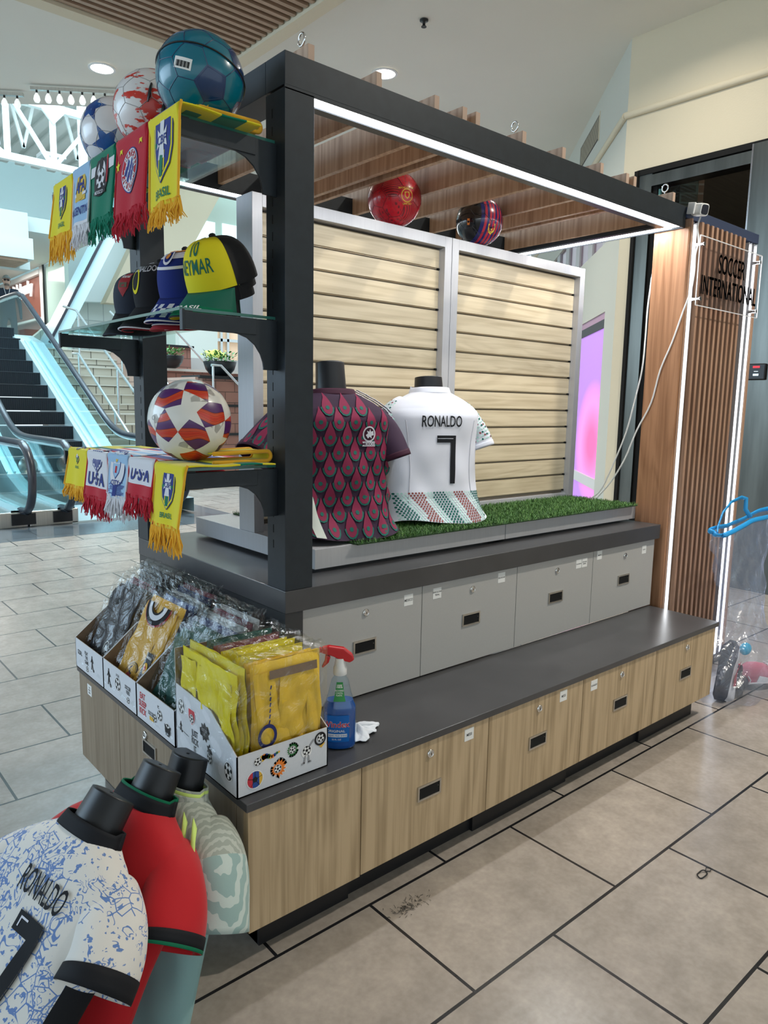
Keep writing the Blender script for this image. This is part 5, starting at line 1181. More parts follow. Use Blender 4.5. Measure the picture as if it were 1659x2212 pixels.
for si in (0, 1):
    D = MB(); sl_ = SLEEVES[si]
    for j in range(13):
        for i in range(-7, 8):
            u = .5+(i+(j % 2)*.5)*.030; v = .18+j*.058; p = sl_(u, v); q = sl_((u+.5) % 1, v); n_ = (p-q).normalized(); n1 = (sl_(u+.01, v)-p).normalized(); n2 = (sl_(u, v+.01)-p).normalized()
            m = 0 if (i*3+j) % 5 == 0 else (1 if (i+j*2) % 7 == 0 else (2 if (i+j) % 2 else 3))
            D.add([p+n_*.003+(n1*math.cos(a)+n2*math.sin(a))*.0046 for a in [k*PI/3 for k in range(6)]], [(0, 1, 2, 3, 4, 5)], m)
    D.build('sleeve_print', dots, t)
for s_ in (-1, 1): MB().tube([front(s_*(.150-.02*math.sin(k/12*PI)), .03+.36*k/12, .001) for k in range(13)], .0015, 5).build('side_seam', [mat('seam_white', (.5, .5, .55), .7)], t)

# --- three leaning busts at the near end
def scrib():
    m = jf('scribble_print', (.70, .68, .64)); N = m.node_tree.nodes; L = m.node_tree.links; pb = N['Principled BSDF']; tc = N.new('ShaderNodeTexCoord')
    def nz(sc, det, dis):
        n = N.new('ShaderNodeTexNoise'); n.inputs['Scale'].default_value = sc; n.inputs['Detail'].default_value = det; n.inputs['Distortion'].default_value = dis; L.new(tc.outputs['Object'], n.inputs['Vector']); return n.outputs[0]
    def ma(op, a, b=None, c=None):
        n = N.new('ShaderNodeMath'); n.operation = op
        for i, x in enumerate((a, b, c)):
            if x is None: continue
            if isinstance(x, (int, float)): n.inputs[i].default_value = x
            else: L.new(x, n.inputs[i])
        return n.outputs[0]
    l1 = ma('LESS_THAN', ma('ABSOLUTE', ma('SUBTRACT', ma('FRACT', ma('MULTIPLY', nz(14, 2, 1.8), 9)), .5)), .12)
    mk = ma('GREATER_THAN', nz(13, 3, 0), .50); vo = N.new('ShaderNodeTexVoronoi'); vo.feature = 'DISTANCE_TO_EDGE'; vo.inputs['Scale'].default_value = 34; L.new(tc.outputs['Object'], vo.inputs['Vector'])
    l2 = ma('MULTIPLY', ma('LESS_THAN', vo.outputs[0], .035), ma('GREATER_THAN', nz(7, 2, 0), .53)); sp = ma('GREATER_THAN', nz(75, 4, 0), .60); al = ma('MAXIMUM', ma('MULTIPLY', l1, mk), ma('MAXIMUM', l2, ma('MULTIPLY', sp, ma('GREATER_THAN', nz(9, 1, 0), .48))))
    mx = N.new('ShaderNodeMix'); mx.data_type = 'RGBA'; mx.inputs[6].default_value = (.70, .68, .64, 1); mx.inputs[7].default_value = (.06, .17, .46, 1); L.new(ma('MULTIPLY', al, .9), mx.inputs[0]); L.new(mx.outputs[2], pb.inputs['Base Color']); return m
SCR = scrib()
def patt(name, base, line, sc, rot=0):
    m = jf(name, base); N = m.node_tree.nodes; L = m.node_tree.links; pb = N['Principled BSDF']; tc = N.new('ShaderNodeTexCoord'); mp = N.new('ShaderNodeMapping'); mp.inputs['Rotation'].default_value = (0, rot, .3); L.new(tc.outputs['Object'], mp.inputs[0])
    w = N.new('ShaderNodeTexWave'); w.wave_profile = 'TRI'; w.inputs['Scale'].default_value = sc; w.inputs['Distortion'].default_value = 3.5; w.inputs['Detail'].default_value = 1; w.inputs['Detail Scale'].default_value = 2; L.new(mp.outputs[0], w.inputs[0])
    r = N.new('ShaderNodeValToRGB'); r.color_ramp.interpolation = 'CONSTANT'; r.color_ramp.elements[0].color = (*line, 1); r.color_ramp.elements[1].position = .45; r.color_ramp.elements[1].color = (*base, 1); L.new(w.outputs[0], r.inputs[0]); L.new(r.outputs[0], pb.inputs['Base Color']); return m
P1 = patt('green_pattern_yoke', (.33, .36, .31), (.46, .49, .43), 34, .5); P2 = patt('green_pattern_sleeve', (.28, .40, .38), (.50, .58, .54), 17, .9)
DT = [(0, .075), (.3, .07), (.55, .075), (.75, .080), (.87, .076), (.93, .070), (1, .055)]
WT = [(0, .215), (.2, .205), (.5, .195), (.7, .205), (.82, .205), (.88, .188), (.93, .148), (.968, .105), (1, .074)]
t, front, surf = bust('pale green patterned jersey with neon stripes leaning nearest the cabinet', (-.255, .125, -.072), (.06, -.4, 0), (.3, 0, .9), .55, [J_T, P1], side=lambda u, v: 1 if v > .62 else 0, cuffs=None, collar=([P1, NEON], [(0, .55, 0), (.55, .8, 1), (.8, 1.0, 0)]), collar_h=.028, neck_h=.072, neck_r=.052, seed=11, dtab=DT, sleeve=(.238, .57), sl_mat=[P1, P2], sl_mf=lambda u, v: 0 if v < .42 else 1, group='three jersey busts leaning on the end cabinet', wtab=WT, sl_r=.074)
D = MB()
for q in (0, 1):
    pts = [(.075+q*.030+.010*k, .515-.0215*k-.0022*k*k*.6) for k in range(9)]
    D.grid(lambda u, v: Vector((.120+q*.036+.085*v+.0, -.060-.030*math.sin(min(1, v*1.4)*PI/2)-.004*0+(.0-.004), .520-.05*v-.11*v*v-.016*(u-.5)*2*.5+.0))+Vector((.010*(u-.5)*2, -.010*(1-v), 0)), 2, 12, 0, True)
D.build('neon_stripes', [NEON], t, solid=.004)
t, front, surf = bust('red jersey with black and green collar leaning in the middle of three busts', (-.500, .035, -.035), (.08, -.4, 0), (.5, 0, .8), .60, [J_R, J_W], side=None, cuffs=([J_K, J_G], [(.88, .975, 0), (.975, 1.0, 1)]), collar=([J_K, J_G], [(0, .85, 0), (.85, 1.0, 1)]), collar_h=.036, neck_h=.072, neck_r=.053, seed=12, dtab=DT, sleeve=(.230, .63), group='three jersey busts leaning on the end cabinet', wtab=WT, sl_r=.072)
D = MB(); D.grid(lambda u, v: front(-.185+.016*u+.05*v, .44+.09*v, .006), 3, 8, 0); D.build('white_shoulder_piping', [J_W], t)
b = MB(); b.prism([(.10, -.115, .14), (.135, -.112, .15), (.16, -.10, .02), (.13, -.11, .0)], (0, -.004, 0)); b.build('green_vent', [J_G], t)
t, front, surf = bust('white jersey with blue scribble print reading RONALDO 7, leaning frontmost at lower left', (-.700, -.045, .020), (.08, -.4, 0), (.62, 0, .77), .60, [SCR, J_K], side=lambda u, v: 1 if (v < .60 and (u < .085 or u > .85)) else 0, cuffs=([J_K], [(.84, 1.0, 0)]), collar=([J_K], [(0, 1, 0)]), collar_h=.030, neck_h=.070, neck_r=.056, seed=13, dtab=DT, sleeve=(.216, .64), group='three jersey busts leaning on the end cabinet', wtab=WT, wr=.0035, sl_r=.074)
D = MB(); f = lambda a, b: front(a, b, .0045); decal(D, text2('RONALDO', .046, .012, .46, st=.02), f, 0, off=(.040, .480)); D.build('name_lettering', [J_K], t)
D = MB(); decal(D, flat2([[(-.055, .115), (.060, .115), (.060, .07), (.012, -.13), (-.030, -.13), (.018, .068), (-.055, .068)]], .015), f, 0, off=(.052, .350), sc=.72)
decal(D, flat2([[(-.040, .105), (-.005, .105), (-.005, .100), (-.035, .100), (-.035, .080), (-.040, .080)]], .015), lambda a, b: front(a, b, .0055), 1, off=(.052, .350), sc=.72); decal(D, flat2([[(.064, .11), (.069, .11), (.022, -.13), (.016, -.13), (.064, .07)]], .015), f, 0, off=(.052, .350), sc=.72)
D.build('number', [J_K, J_W], t)
# ================================================================ BOXES AND BAGGED SHIRTS
card = mat('cardboard_white', (.66, .68, .72), .6, noise=(140, .03)); brown = mat('cardboard_brown', (.22, .145, .09), .8, noise=(60, .12))
ST = [mat('sticker_white', (.85, .85, .85), .35), ink, mat('sticker_red', (.55, .03, .05), .4), mat('sticker_orange', (.85, .22, .03), .4), mat('sticker_green', (.02, .16, .04), .4), mat('sticker_blue', (.02, .07, .30), .4), mat('sticker_gold', (.70, .42, .05), .4), mat('sticker_grey', (.30, .31, .33), .4)]
def st_ball(D, F, x, z, r, sx=1.0):
    G = lambda k: (lambda a, b: F(a*sx, b, k)); o = (x/sx, z)
    decal(D, flat2([circ(r*1.12)]), G(.0004), 0, off=o); decal(D, flat2(ring(r*.90, r)), G(.0008), 1, off=o); decal(D, flat2([star(r*.36, .81)]), G(.0008), 1, off=o)
    for k in range(5):
        a = PI/2+k*2*PI/5; decal(D, flat2([star(r*.26, .81, 5, a)]), G(.0008), 1, off=(o[0]+r*.78*math.cos(a), z+r*.78*math.sin(a))); decal(D, flat2([rect(r*.45, r*.05)]), G(.0008), 1, off=(o[0]+r*.5*math.cos(a), z+r*.5*math.sin(a)), ang=a)
def st_text(D, F, x, z, lines, h, m=1, w=.7):
    for i, l in enumerate(lines): decal(D, text2(l, h, .02, w), lambda a, b: F(a, b, .0006), m, off=(x, z+(len(lines)-1)*h*.62-i*h*1.24))
def st_flame(D, F, x, z, r, m):
    n = 16; pts = []
    for k in range(n*2):
        a = 2*PI*k/(n*2); q = r*(1.5 if k % 2 else 1.05)*(1.35 if m == 3 and math.cos(a) > 0 else 1); pts.append((q*math.cos(a), q*math.sin(a)))
    decal(D, flat2([[(p*1.12, q*1.12) for p, q in pts]]), lambda a, b: F(a, b, .0002), 0, off=(x, z)); decal(D, flat2([pts]), lambda a, b: F(a, b, .0004), m, off=(x, z)); st_ball(D, lambda a, b, k: F(a, b, k+.0003), x, z, r*.8)
def st_man(D, F, x, z, h, sh=0):
    for (cx, cz, w, hh, an) in ((0, .42, .10, .12, 0), (0, .18, .16, .34, .15), (.08, -.18, .09, .42, .35), (-.07, -.20, .09, .42, -.25), (.12, .18, .06, .30, .8), (-.12, .16, .06, .30, -.7)):
        decal(D, flat2([rect(w*h, hh*h)]), lambda a, b: F(a, b, .0006), 1, off=(x+cx*h, z+cz*h), ang=an)
    decal(D, flat2([circ(.09*h)]), lambda a, b: F(a, b, .0006), 1, off=(x+.22*h, z-.4*h))
T_ = .0032
def open_box(lab, o, ax, prof, W_, D_, stick, sidestick=None, back=None):
    """o: outer front-left corner on the counter; ax 'x' = front faces -x (width runs -y..+y), 'y' = front faces -y (width runs +x)"""
    if ax == 'x': P = lambda w, d, z: (o[0]+d, o[1]+w, o[2]+z)
    else: P = lambda w, d, z: (o[0]+w, o[1]+d, o[2]+z)
    c = P(W_/2, D_/2, 0); t = thing('cardboard_box', lab, 'box', c, group='white cardboard display boxes')
    def pan(name, quad, n):
        pts = [Vector(P(*q)) for q in quad]; n = Vector(P(*n))-Vector(P(0, 0, 0)); b = MB(); b.prism(pts, n*T_*.5, 0); b2 = MB(); b2.prism([p+n*T_*.5 for p in pts], n*T_*.5, 1); b.add(b2.v, b2.f, 1); return b.build(name, [card, brown], t)
    fh = prof[0][1]; bh = back or prof[-1][1]
    pan('front_panel', [(0, 0, 0), (W_, 0, 0), (W_, 0, fh), (0, 0, fh)], (0, 1, 0))
    pan('back_panel', [(0, D_, 0), (W_, D_, 0), (W_, D_, bh), (0, D_, bh)], (0, -1, 0))
    sp = [(0, 0, 0)]+[(0, d, z) for d, z in prof]+[(0, D_, 0)]
    pan('side_panel', sp, (1, 0, 0)); pan('side_panel', [(W_, q[1], q[2]) for q in sp], (-1, 0, 0))
    pan('base_panel', [(0, 0, 0), (W_, 0, 0), (W_, D_, 0), (0, D_, 0)], (0, 0, 1))
    D = MB()
    if ax == 'x': F = lambda a, b, k=0: Vector((o[0]-.0006-k, o[1]+W_-a, o[2]+b))
    else: F = lambda a, b, k=0: Vector((o[0]+a, o[1]-.0006-k, o[2]+b))
    stick(D, F); D.build('printed_stickers', ST, t)
    if sidestick:
        D = MB(); F = lambda a, b, k=0: Vector((o[0]-.0006-k, o[1]+D_-a, o[2]+b)); sidestick(D, F); D.build('printed_stickers', ST, t)
    return t
pr3 = [(0, .105), (.115, .200), (.215, .245), (.315, .245)]
def s1(D, F): st_text(D, F, .045, .062, ['GOAL'], .016); st_text(D, F, .110, .060, ['PLAY', 'THE', 'GAME'], .013); st_ball(D, F, .115, .022, .010); st_man(D, F, .165, .055, .055)
def s2(D, F): st_man(D, F, .050, .055, .062); st_ball(D, F, .125, .055, .020); st_text(D, F, .125, .083, ['SOCCER'], .007); st_text(D, F, .205, .060, ['SOCCER', 'VIBES'], .012); st_ball(D, F, .205, .028, .010)
def s3(D, F): st_text(D, F, .045, .055, ['EAT', 'SLEEP', 'KICK'], .019, 2, .8); st_text(D, F, .105, .045, ['SOCCER'], .011); decal(D, flat2([rect(.030, .012)]), lambda a, b: F(a, b, .0004), 6, off=(.108, .030)); st_ball(D, F, .130, .040, .012); st_ball(D, F, .165, .060, .015); st_text(D, F, .155, .082, ['FC'], .009); st_ball(D, F, .215, .035, .018); decal(D, flat2([[(-.02, .02), (.0, .01), (.02, .02), (.012, -.012), (-.012, -.012)]]), lambda a, b: F(a, b, .001), 1, off=(.215, .030))
zc = .4355
open_box('white display box at the far end, holding black bagged jerseys', (-.011, .895, zc), 'x', pr3, .264, .315, s1)
open_box('white display box in the middle of three, holding the gold jersey', (-.011, .624, zc), 'x', pr3, .268, .315, s2)
open_box('white display box with EAT SLEEP KICK print, holding the green shirt', (-.011, .362, zc), 'x', pr3, .259, .315, s3)
def s4(D, F):
    decal(D, flat2([circ(.0235)]), lambda a, b: F(a, b, .0002), 0, off=(.048, .035)); decal(D, flat2([circ(.021)]), lambda a, b: F(a, b, .0004), 5, off=(.048, .035))
    decal(D, flat2([[(.021*math.cos(a), .021*math.sin(a)) for a in [PI/2+.3+k*.25 for k in range(11)]]]), lambda a, b: F(a, b, .0006), 2, off=(.048, .035)); decal(D, flat2([[(.021*math.cos(a), .021*math.sin(a)) for a in [-PI/2+.6+k*.22 for k in range(10)]]]), lambda a, b: F(a, b, .0006), 6, off=(.048, .035)); decal(D, flat2([star(.008, .81)]), lambda a, b: F(a, b, .0009), 1, off=(.048, .035))
    for k in range(5): a = PI/2+k*2*PI/5; decal(D, flat2([rect(.014, .0012)]), lambda a, b: F(a, b, .0009), 1, off=(.048+.014*math.cos(a), .035+.014*math.sin(a)), ang=a)
    st_ball(D, F, .056, .078, .010)
    for k in range(9): decal(D, flat2([circ(.0085-k*.0007, 10)]), lambda a, b: F(a, b, .0003), (6, 3, 5, 4)[k % 4], off=(.068+k*.006, .082+.003*math.sin(k)))
    st_flame(D, F, .112, .042, .0125, 3); st_flame(D, F, .155, .078, .0115, 4)
    decal(D, flat2([circ(.016)]), lambda a, b: F(a, b, .0002), 0, off=(.198, .060)); st_ball(D, F, .198, .063, .012)
    for (x, z, an, l) in ((.192, .040, 1.4, .02), (.204, .040, 1.7, .02), (.212, .078, .8, .024), (.187, .030, .1, .010), (.207, .030, .1, .010)): decal(D, flat2([rect(l, .005)]), lambda a, b: F(a, b, .0005), 7, off=(x, z), ang=an)
    decal(D, flat2(ring(.013, .018)), lambda a, b: F(a, b, .0004), 1, off=(.240, .082)); st_ball(D, F, .242, .084, .011); decal(D, flat2([[(-.012, .0), (.012, 0), (0, -.012)]]), lambda a, b: F(a, b, .0003), 6, off=(.244, .068))
def s4s(D, F):
    st_ball(D, F, .035, .135, .019, .8); decal(D, flat2([shield(.038, .044)]), lambda a, b: F(a, b, .0003), 0, off=(.095, .125)); decal(D, flat2([shield(.034, .040)]), lambda a, b: F(a, b, .0006), 2, off=(.095, .125)); st_ball(D, lambda a, b, k=0: F(a, b, k+.0006), .095, .121, .011)
    decal(D, flat2([star(.026, .7, 9)]), lambda a, b: F(a, b, .0004), 1, off=(.165, .110)); st_text(D, lambda a, b, k: F(a, b, k+.0005), .165, .110, ['SOCCER', 'LIFE'], .008, 7)
    st_text(D, F, .110, .065, ['JUST', 'KICK', 'IT'], .017); decal(D, flat2([rect(.06, .0012)]), lambda a, b: F(a, b, .0004), 1, off=(.045, .068), ang=-.1); st_man(D, F, .03, .078, .03); st_ball(D, F, .190, .050, .014, .8); decal(D, flat2([star(.016, .6, 6)]), lambda a, b: F(a, b, .0004), 1, off=(.190, .072)); st_ball(D, F, .285, .055, .022, .85)
open_box('white display box at the near corner, packed with yellow bagged shirts, stickers on two sides', (-.011, .027, zc), 'y', [(0, .106), (.127, .178), (.325, .190)], .265, .325, s4, s4s, back=.285)

film = bpy.data.materials.new('clear_film'); film.use_nodes = True; N = film.node_tree.nodes; L = film.node_tree.links; N.remove(N['Principled BSDF'])
tr = N.new('ShaderNodeBsdfTransparent'); tr.inputs[0].default_value = (.97, .98, .98, 1); gg = N.new('ShaderNodeBsdfGlossy'); gg.inputs['Roughness'].default_value = .12; tc = N.new('ShaderNodeTexCoord'); mx = N.new('ShaderNodeMixShader')
nn = N.new('ShaderNodeTexNoise'); nn.inputs['Scale'].default_value = 14; nn.inputs['Detail'].default_value = 4; nn.inputs['Distortion'].default_value = 1.2; L.new(tc.outputs['Object'], nn.inputs['Vector']); bp_ = N.new('ShaderNodeBump'); bp_.inputs['Strength'].default_value = 1; bp_.inputs['Distance'].default_value = .02; L.new(nn.outputs[0], bp_.inputs['Height']); L.new(bp_.outputs[0], gg.inputs['Normal'])
mx.inputs[0].default_value = .085; L.new(tr.outputs[0], mx.inputs[1]); L.new(gg.outputs[0], mx.inputs[2]); L.new(mx.outputs[0], N['Material Output'].inputs[0])
def pack(lab, base, face, tilt, w, h, th, cols, deco=None, seed=1, grp='bagged shirts in the white boxes', flap=.03, flaps=True, colr=None):
    """face: unit dir the front looks at (xy); tilt: lean back angle"""
    n = Vector((face[0], face[1], 0)).normalized(); X = Vector((-n.y, n.x, 0)); Z0 = Vector((0, 0, 1)); Z = (Z0*math.cos(tilt)-n*math.sin(tilt)); Y = Z.cross(X); M = Matrix((X, Y, Z)).transposed()
    t = thing('bagged_shirt', lab, 'shirt', base, rot=M.to_4x4(), group=grp); R = random.Random(seed); p1, p2 = R.uniform(0, 6), R.uniform(0, 6)
    def pil(u, v, s_, w=w, h=h, th=th, cx=0, cz=0, off=0, k=0, rot=0):
        x = (u-.5)*2; z = (v-.5)*2; e = (1-abs(x)**8)*(1-abs(z)**8); y = -s_*th/2*e**.4-off
        y -= (.0030*math.sin(x*3.4+z*4.1+p1)+.0022*math.sin(z*9-x*3+p2)+.0012*math.sin(x*13+z*6))*(s_ > 0)
        px, pz = x*w/2, z*h/2; c, s2 = math.cos(rot), math.sin(rot); return Vector((cx+px*c-pz*s2, y, cz+h0/2+px*s2+pz*c))
    h0 = h
    b = MB(); b.grid(lambda u, v: pil(u, v, 1), 20, 22, 0); b.grid(lambda u, v: pil(u, v, -1), 10, 10, 0, flip=True)
    if flaps:
        for (cx, cz, ww, hh, rot, off) in ((-.30*w, -.02*h, w*.30, h*.90, .07, th*.46), (.04*w, .10*h, w*.40, h*.62, -.10, th*.50), (.36*w, -.02*h, w*.22, h*.86, .05, th*.48), (.02*w, -.34*h, w*.46, h*.22, .35, th*.54)):
            b.grid(lambda u, v: pil(u, v, 1, ww, hh, .008, cx, cz, off, 0, rot), 12, 14, 0)
    b.build('shirt', cols, t)
    if deco: D = MB(); mats_ = deco(D, lambda a, z, k=0: Vector((a, -th/2-.009-k-(.0030*math.sin(a/w*2*3.4+((z/h-.5)*2)*4.1+p1)), z))); D.build('chest_print', mats_, t)
    if colr: b = MB(); colr(b, w, h, th); b.build('collar', [C_K, C_R, C_W], t)
    b = MB(); R2 = [R.uniform(-1, 1) for _ in range(40)]
    def shell(u, v):
        x = (u-.5)*2; z = v; k = int(u*38.9); return Vector((x*w*.53, -th/2-.012-.003*math.sin(x*9+z*14+p1)-.002*math.sin(z*31+p2), -.004+z*(h+.010+flap*(.35+.12*R2[k % 40]))))
    b.grid(shell, 26, 24, 0)
    b.grid(lambda u, v: Vector(((u-.5)*w*1.06, -th/2-.012+(th+.016)*v, h+.010+flap*(.30+.35*math.sin(v*PI))+.003*math.sin(u*30+v*9+p2))), 26, 5, 0)
    for s_ in (-1, 1): b.grid(lambda u, v: Vector((s_*w*.53, -th/2-.012+(th+.016)*u, v*(h+.012+flap*.6))), 3, 12, 0)
    b.build('plastic_bag', film, t); return t
yel = lambda n, c: mat(n, c, .65, bump=(60, .25, .004), spec=.3)
S_Y = yel('shirt_lemon', (.70, .58, .012)); S_Y2 = yel('shirt_yellow', (.78, .50, .035)); S_K = yel('shirt_black', (.02, .018, .022)); S_GD = yel('shirt_gold', (.62, .34, .03)); S_N = yel('shirt_navy', (.014, .028, .12)); S_GN = yel('shirt_green', (.012, .08, .065)); S_WR = yel('shirt_wine', (.16, .012, .03)); S_WH = yel('shirt_greywhite', (.5, .49, .48)); S_BL = yel('shirt_blue', (.02, .06, .25))
def dk(D, f): decal(D, flat2(ring(.022, .026)), f, 0, off=(.045, .085)); decal(D, flat2([star(.018, .5, 7)]), f, 0, off=(.045, .085)); decal(D, flat2([rect(.035, .010)]), f, 0, off=(.045, .052)); decal(D, flat2([rect(.020, .018)]), f, 1, off=(-.065, .030)); return [mat('print_silver', (.40, .40, .38), .5), whitepaper]
def dg(D, f):
    decal(D, flat2([circ(.033)]), f, 1, off=(.0, .070)); g = lambda a, b: f(a, b, .0006); decal(D, flat2([circ(.031)]), g, 0, off=(.0, .070)); g2 = lambda a, b: f(a, b, .0012)
    decal(D, flat2(ring(.026, .028)), g2, 1, off=(0, .07)); decal(D, flat2([star(.012, .8)]), g2, 1, off=(.0, .072)); decal(D, flat2([[(-.018, .0), (0, .012), (.016, -.004), (.004, -.018)]]), g2, 2, off=(.0, .062)); decal(D, flat2([[(-.022, -.004), (-.010, .014), (.002, .020), (-.012, .004)]]), g2, 3, off=(0, .074))
    decal(D, flat2([rect(.042, .115)]), f, 1, off=(.078, .095)); decal(D, flat2([circ(.017)]), g, 0, off=(.078, .105)); decal(D, flat2([star(.010, .6, 6)]), g2, 2, off=(.078, .105)); decal(D, flat2([rect(.030, .012)]), g, 4, off=(.078, .058)); decal(D, text2('AMERICA', .007, .01), g, 4, off=(.078, .138)); decal(D, flat2([rect(.042, .026)]), f, 4, off=(.070, .022)); return [S_GD, ink, mat('print_red', (.45, .03, .04), .5), S_N, whitepaper]
def colg(b, w, h, th):
    for (r0, r1, m, k) in ((.078, .086, 1, .0), (.060, .080, 0, .002), (.040, .062, 2, .004), (.034, .042, 0, .005)):
        n = 24
        for i in range(n):
            a0 = PI+PI*i/n; a1 = PI+PI*(i+1)/n; q = [(r*math.cos(a), -th/2-.011-k, h-.02+r*.85*math.sin(a)) for r, a in ((r0, a0), (r1, a0), (r1, a1), (r0, a1))]; b.add(q, [(0, 1, 2, 3)], m)
FX = (-1, 0); FY = (0, -1); zb = .4405
# far box: dark jerseys
pack('front black jersey with silver crest in the far box', (.010, 1.030, zb+.012), FX, .50, .235, .300, .026, [S_K], dk, 1)
for k in range(5):
    pack(['black bagged jersey behind the front one, far box', 'dark wine bagged jersey in the far box', 'black bagged jersey with silver film top, far box', 'black bagged jersey near the rear of the far box', 'rearmost black bagged jersey in the far box'][k], (.050+k*.046, 1.030-.004*k, zb), FX, .42-.085*k, .235, .305+.004*k, .024, [S_K if k != 1 else S_WR], None, 20+k, flap=.04, flaps=False)
# middle box
pack('gold jersey with round crest and black collar in the middle box', (.010, .758, zb+.012), FX, .50, .24, .315, .026, [S_GD], dg, 2, colr=colg)
for k in range(5):
    pack(['navy bagged jersey right behind the gold one', 'blue bagged jersey in the middle box', 'white bagged jersey in the middle box', 'navy bagged jersey near the rear of the middle box', 'rearmost wine red bagged jersey in the middle box'][k], (.055+k*.046, .756, zb), FX, .42-.085*k, .235, .300+.004*k, .024, [(S_N, S_BL, S_WH, S_N, S_WR)[k]], None, 30+k, flap=.04, flaps=False)
# third box
pack('dark green bagged shirt low in the third box', (.010, .492, zb+.008), FX, .50, .235, .27, .026, [S_GN], None, 3)
for k in range(5):
    pack(['green bagged shirt second in the third box', 'navy bagged shirt in the third box', 'white bagged shirt with silver film top, third box', 'wine red bagged shirt near the rear of the third box', 'rearmost grey white bagged shirt in the third box'][k], (.055+k*.046, .492, zb), FX, .42-.085*k, .23, .285+.004*k, .024, [(S_GN, S_N, S_WH, S_WR, S_WH)[k]], None, 40+k, flap=.04, flaps=False)
# near box: lemon shirts on edge at the left, yellow ones facing front
for k in range(2):
    pack(['lemon bagged shirt standing sideways against the left side of the near box', 'second lemon bagged shirt standing sideways in the near box'][k], (.012+k*.024, .195, zb+.004), FX, -.02, .285, .285+.012*k, .022, [S_Y], None, 50+k, flap=.02)
def dyel(D, f): decal(D, flat2(ring(.018, .026, 20, 1.2)), f, 0, off=(-.070, .115)); decal(D, flat2([rect(.042, .046)]), f, 0, off=(.058, .045)); decal(D, flat2([circ(.014)]), lambda a, b: f(a, b, .0006), 1, off=(.058, .045)); decal(D, flat2(ring(.009, .011)), lambda a, b: f(a, b, .0012), 0, off=(.058, .045)); [decal(D, flat2([rect(.004, .010)]), f, 0, off=(-.065+.0015*k, .15+.014*k), ang=-.3) for k in range(7)]; decal(D, flat2([rect(.14, .022)]), f, 2, off=(.01, .265)); return [mat('print_navy', (.012, .02, .13), .6), S_Y2, brown]
pack('bright yellow bagged shirt with navy badge at the front of the near box', (.152, .062, zb+.006), FY, .02, .205, .295, .026, [S_Y2], dyel, 5, flap=.02)
for k in range(6):
    pack(['yellow bagged shirt second from the front of the near box', 'yellow bagged shirt third from the front, near box', 'lemon and navy bagged shirt in the middle of the near box', 'lemon bagged shirt behind the navy one, near box', 'wine red bagged shirt near the back of the near box', 'dark green bagged shirt at the very back of the near box'][k], (.152, .100+k*.038, zb+.004), FY, .01, .20, .29+.004*(k % 3), .026, [(S_Y2, S_Y, S_Y, S_Y, S_WR, S_GN)[k]], None, 60+k, flap=.02, flaps=k < 4)

# ================================================================ SPRAY BOTTLE AND CLOTH
bx0, by0, bz0 = .346, .098, .4355
t = thing('spray_bottle', 'spray bottle of blue window cleaner with a red trigger head', 'bottle', (bx0, by0, bz0), rot=(0, 0, -.62))
def bprof(z): return lerp_tab([(0, .040), (.006, .046), (.09, .046), (.115, .046), (.135, .038), (.155, .031), (.19, .024), (.20, .017), (.207, .0165)], z)
def bot(k, z0_, z1_): return lambda u, v: (lambda z: Vector((math.cos(2*PI*u)*bprof(z)*k, math.copysign(abs(math.sin(2*PI*u))**.8, math.sin(2*PI*u))*bprof(z)*.66*k, z)))(z0_+(z1_-z0_)*v)
liq = mat('blue_cleaner', (.0, .075, .32), .08, spec=.6, coat=.5); b = MB(); b.grid(bot(.95, .003, .135), 32, 24, 0); b.add([bot(.95, .003, .135)(k/32, 1) for k in range(32)], [list(range(32))], 0); b.build('liquid', liq, t)
b = MB(); b.grid(bot(1.0, .0, .207), 36, 30, 0); b.add([bot(1.0, 0, .2)(k/36, 0) for k in range(36)], [list(range(36))[::-1]], 0); b.build('bottle_body', glass('clear_bottle', (.86, .93, .97), .6, .04), t)
b = MB(); b.lathe([(.0175, .206), (.0185, .208), (.0185, .226), (.016, .230), (.014, .245), (.013, .252)], n=24); b.build('neck_cap', white, t)
redp = mat('trigger_red', (.55, .012, .015), .25, coat=.3)
b = MB(); b.prism([(-.052, -.010, .268), (-.050, -.010, .283), (-.030, -.010, .287), (.010, -.010, .281), (.034, -.010, .262), (.038, -.010, .248), (.026, -.010, .240), (.006, -.010, .246), (-.020, -.010, .258)], (0, .020, 0)); b.build('spray_head', redp, t, bevel=.004)
b = MB(); b.prism([(-.040, -.006, .262), (-.026, -.006, .256), (-.031, -.006, .240), (-.046, -.006, .226), (-.050, -.006, .228), (-.042, -.006, .245)], (0, .012, 0)); b.build('trigger', redp, t, bevel=.002)
b = MB(); b.box(-.056, -.051, -.006, .006, .269, .281); b.build('nozzle', redp, t)
D = MB(); Fb = lambda a, z, k=.0: (lambda an, r: Vector((math.sin(an)*r*(1+k), -math.copysign(abs(math.cos(an))**.8, math.cos(an))*r*.66*(1+k), z)))(a/.040, bprof(z)*1.015)
decal(D, flat2([rect(.066, .075)], .008), lambda a, b: Fb(a, b, .0), 0, off=(-.010, .062)); decal(D, text2('Windex', .017, .03, .85, st=.01), lambda a, b: Fb(a, b, .02), 1, off=(-.010, .075)); decal(D, text2('Windex', .017, .012, .85, st=.01), lambda a, b: Fb(a, b, .03), 2, off=(-.010, .075))
decal(D, text2('ORIGINAL', .007, .01, st=.01), lambda a, b: Fb(a, b, .02), 1, off=(-.010, .056)); decal(D, flat2([rect(.05, .009)], .008), lambda a, b: Fb(a, b, .02), 1, off=(-.008, .043)); decal(D, text2('STREAK FREE SHINE', .005, .01, .8, st=.01), lambda a, b: Fb(a, b, .03), 0, off=(-.008, .043)); decal(D, text2('32 FL OZ', .004, .01), lambda a, b: Fb(a, b, .02), 1, off=(-.008, .032))
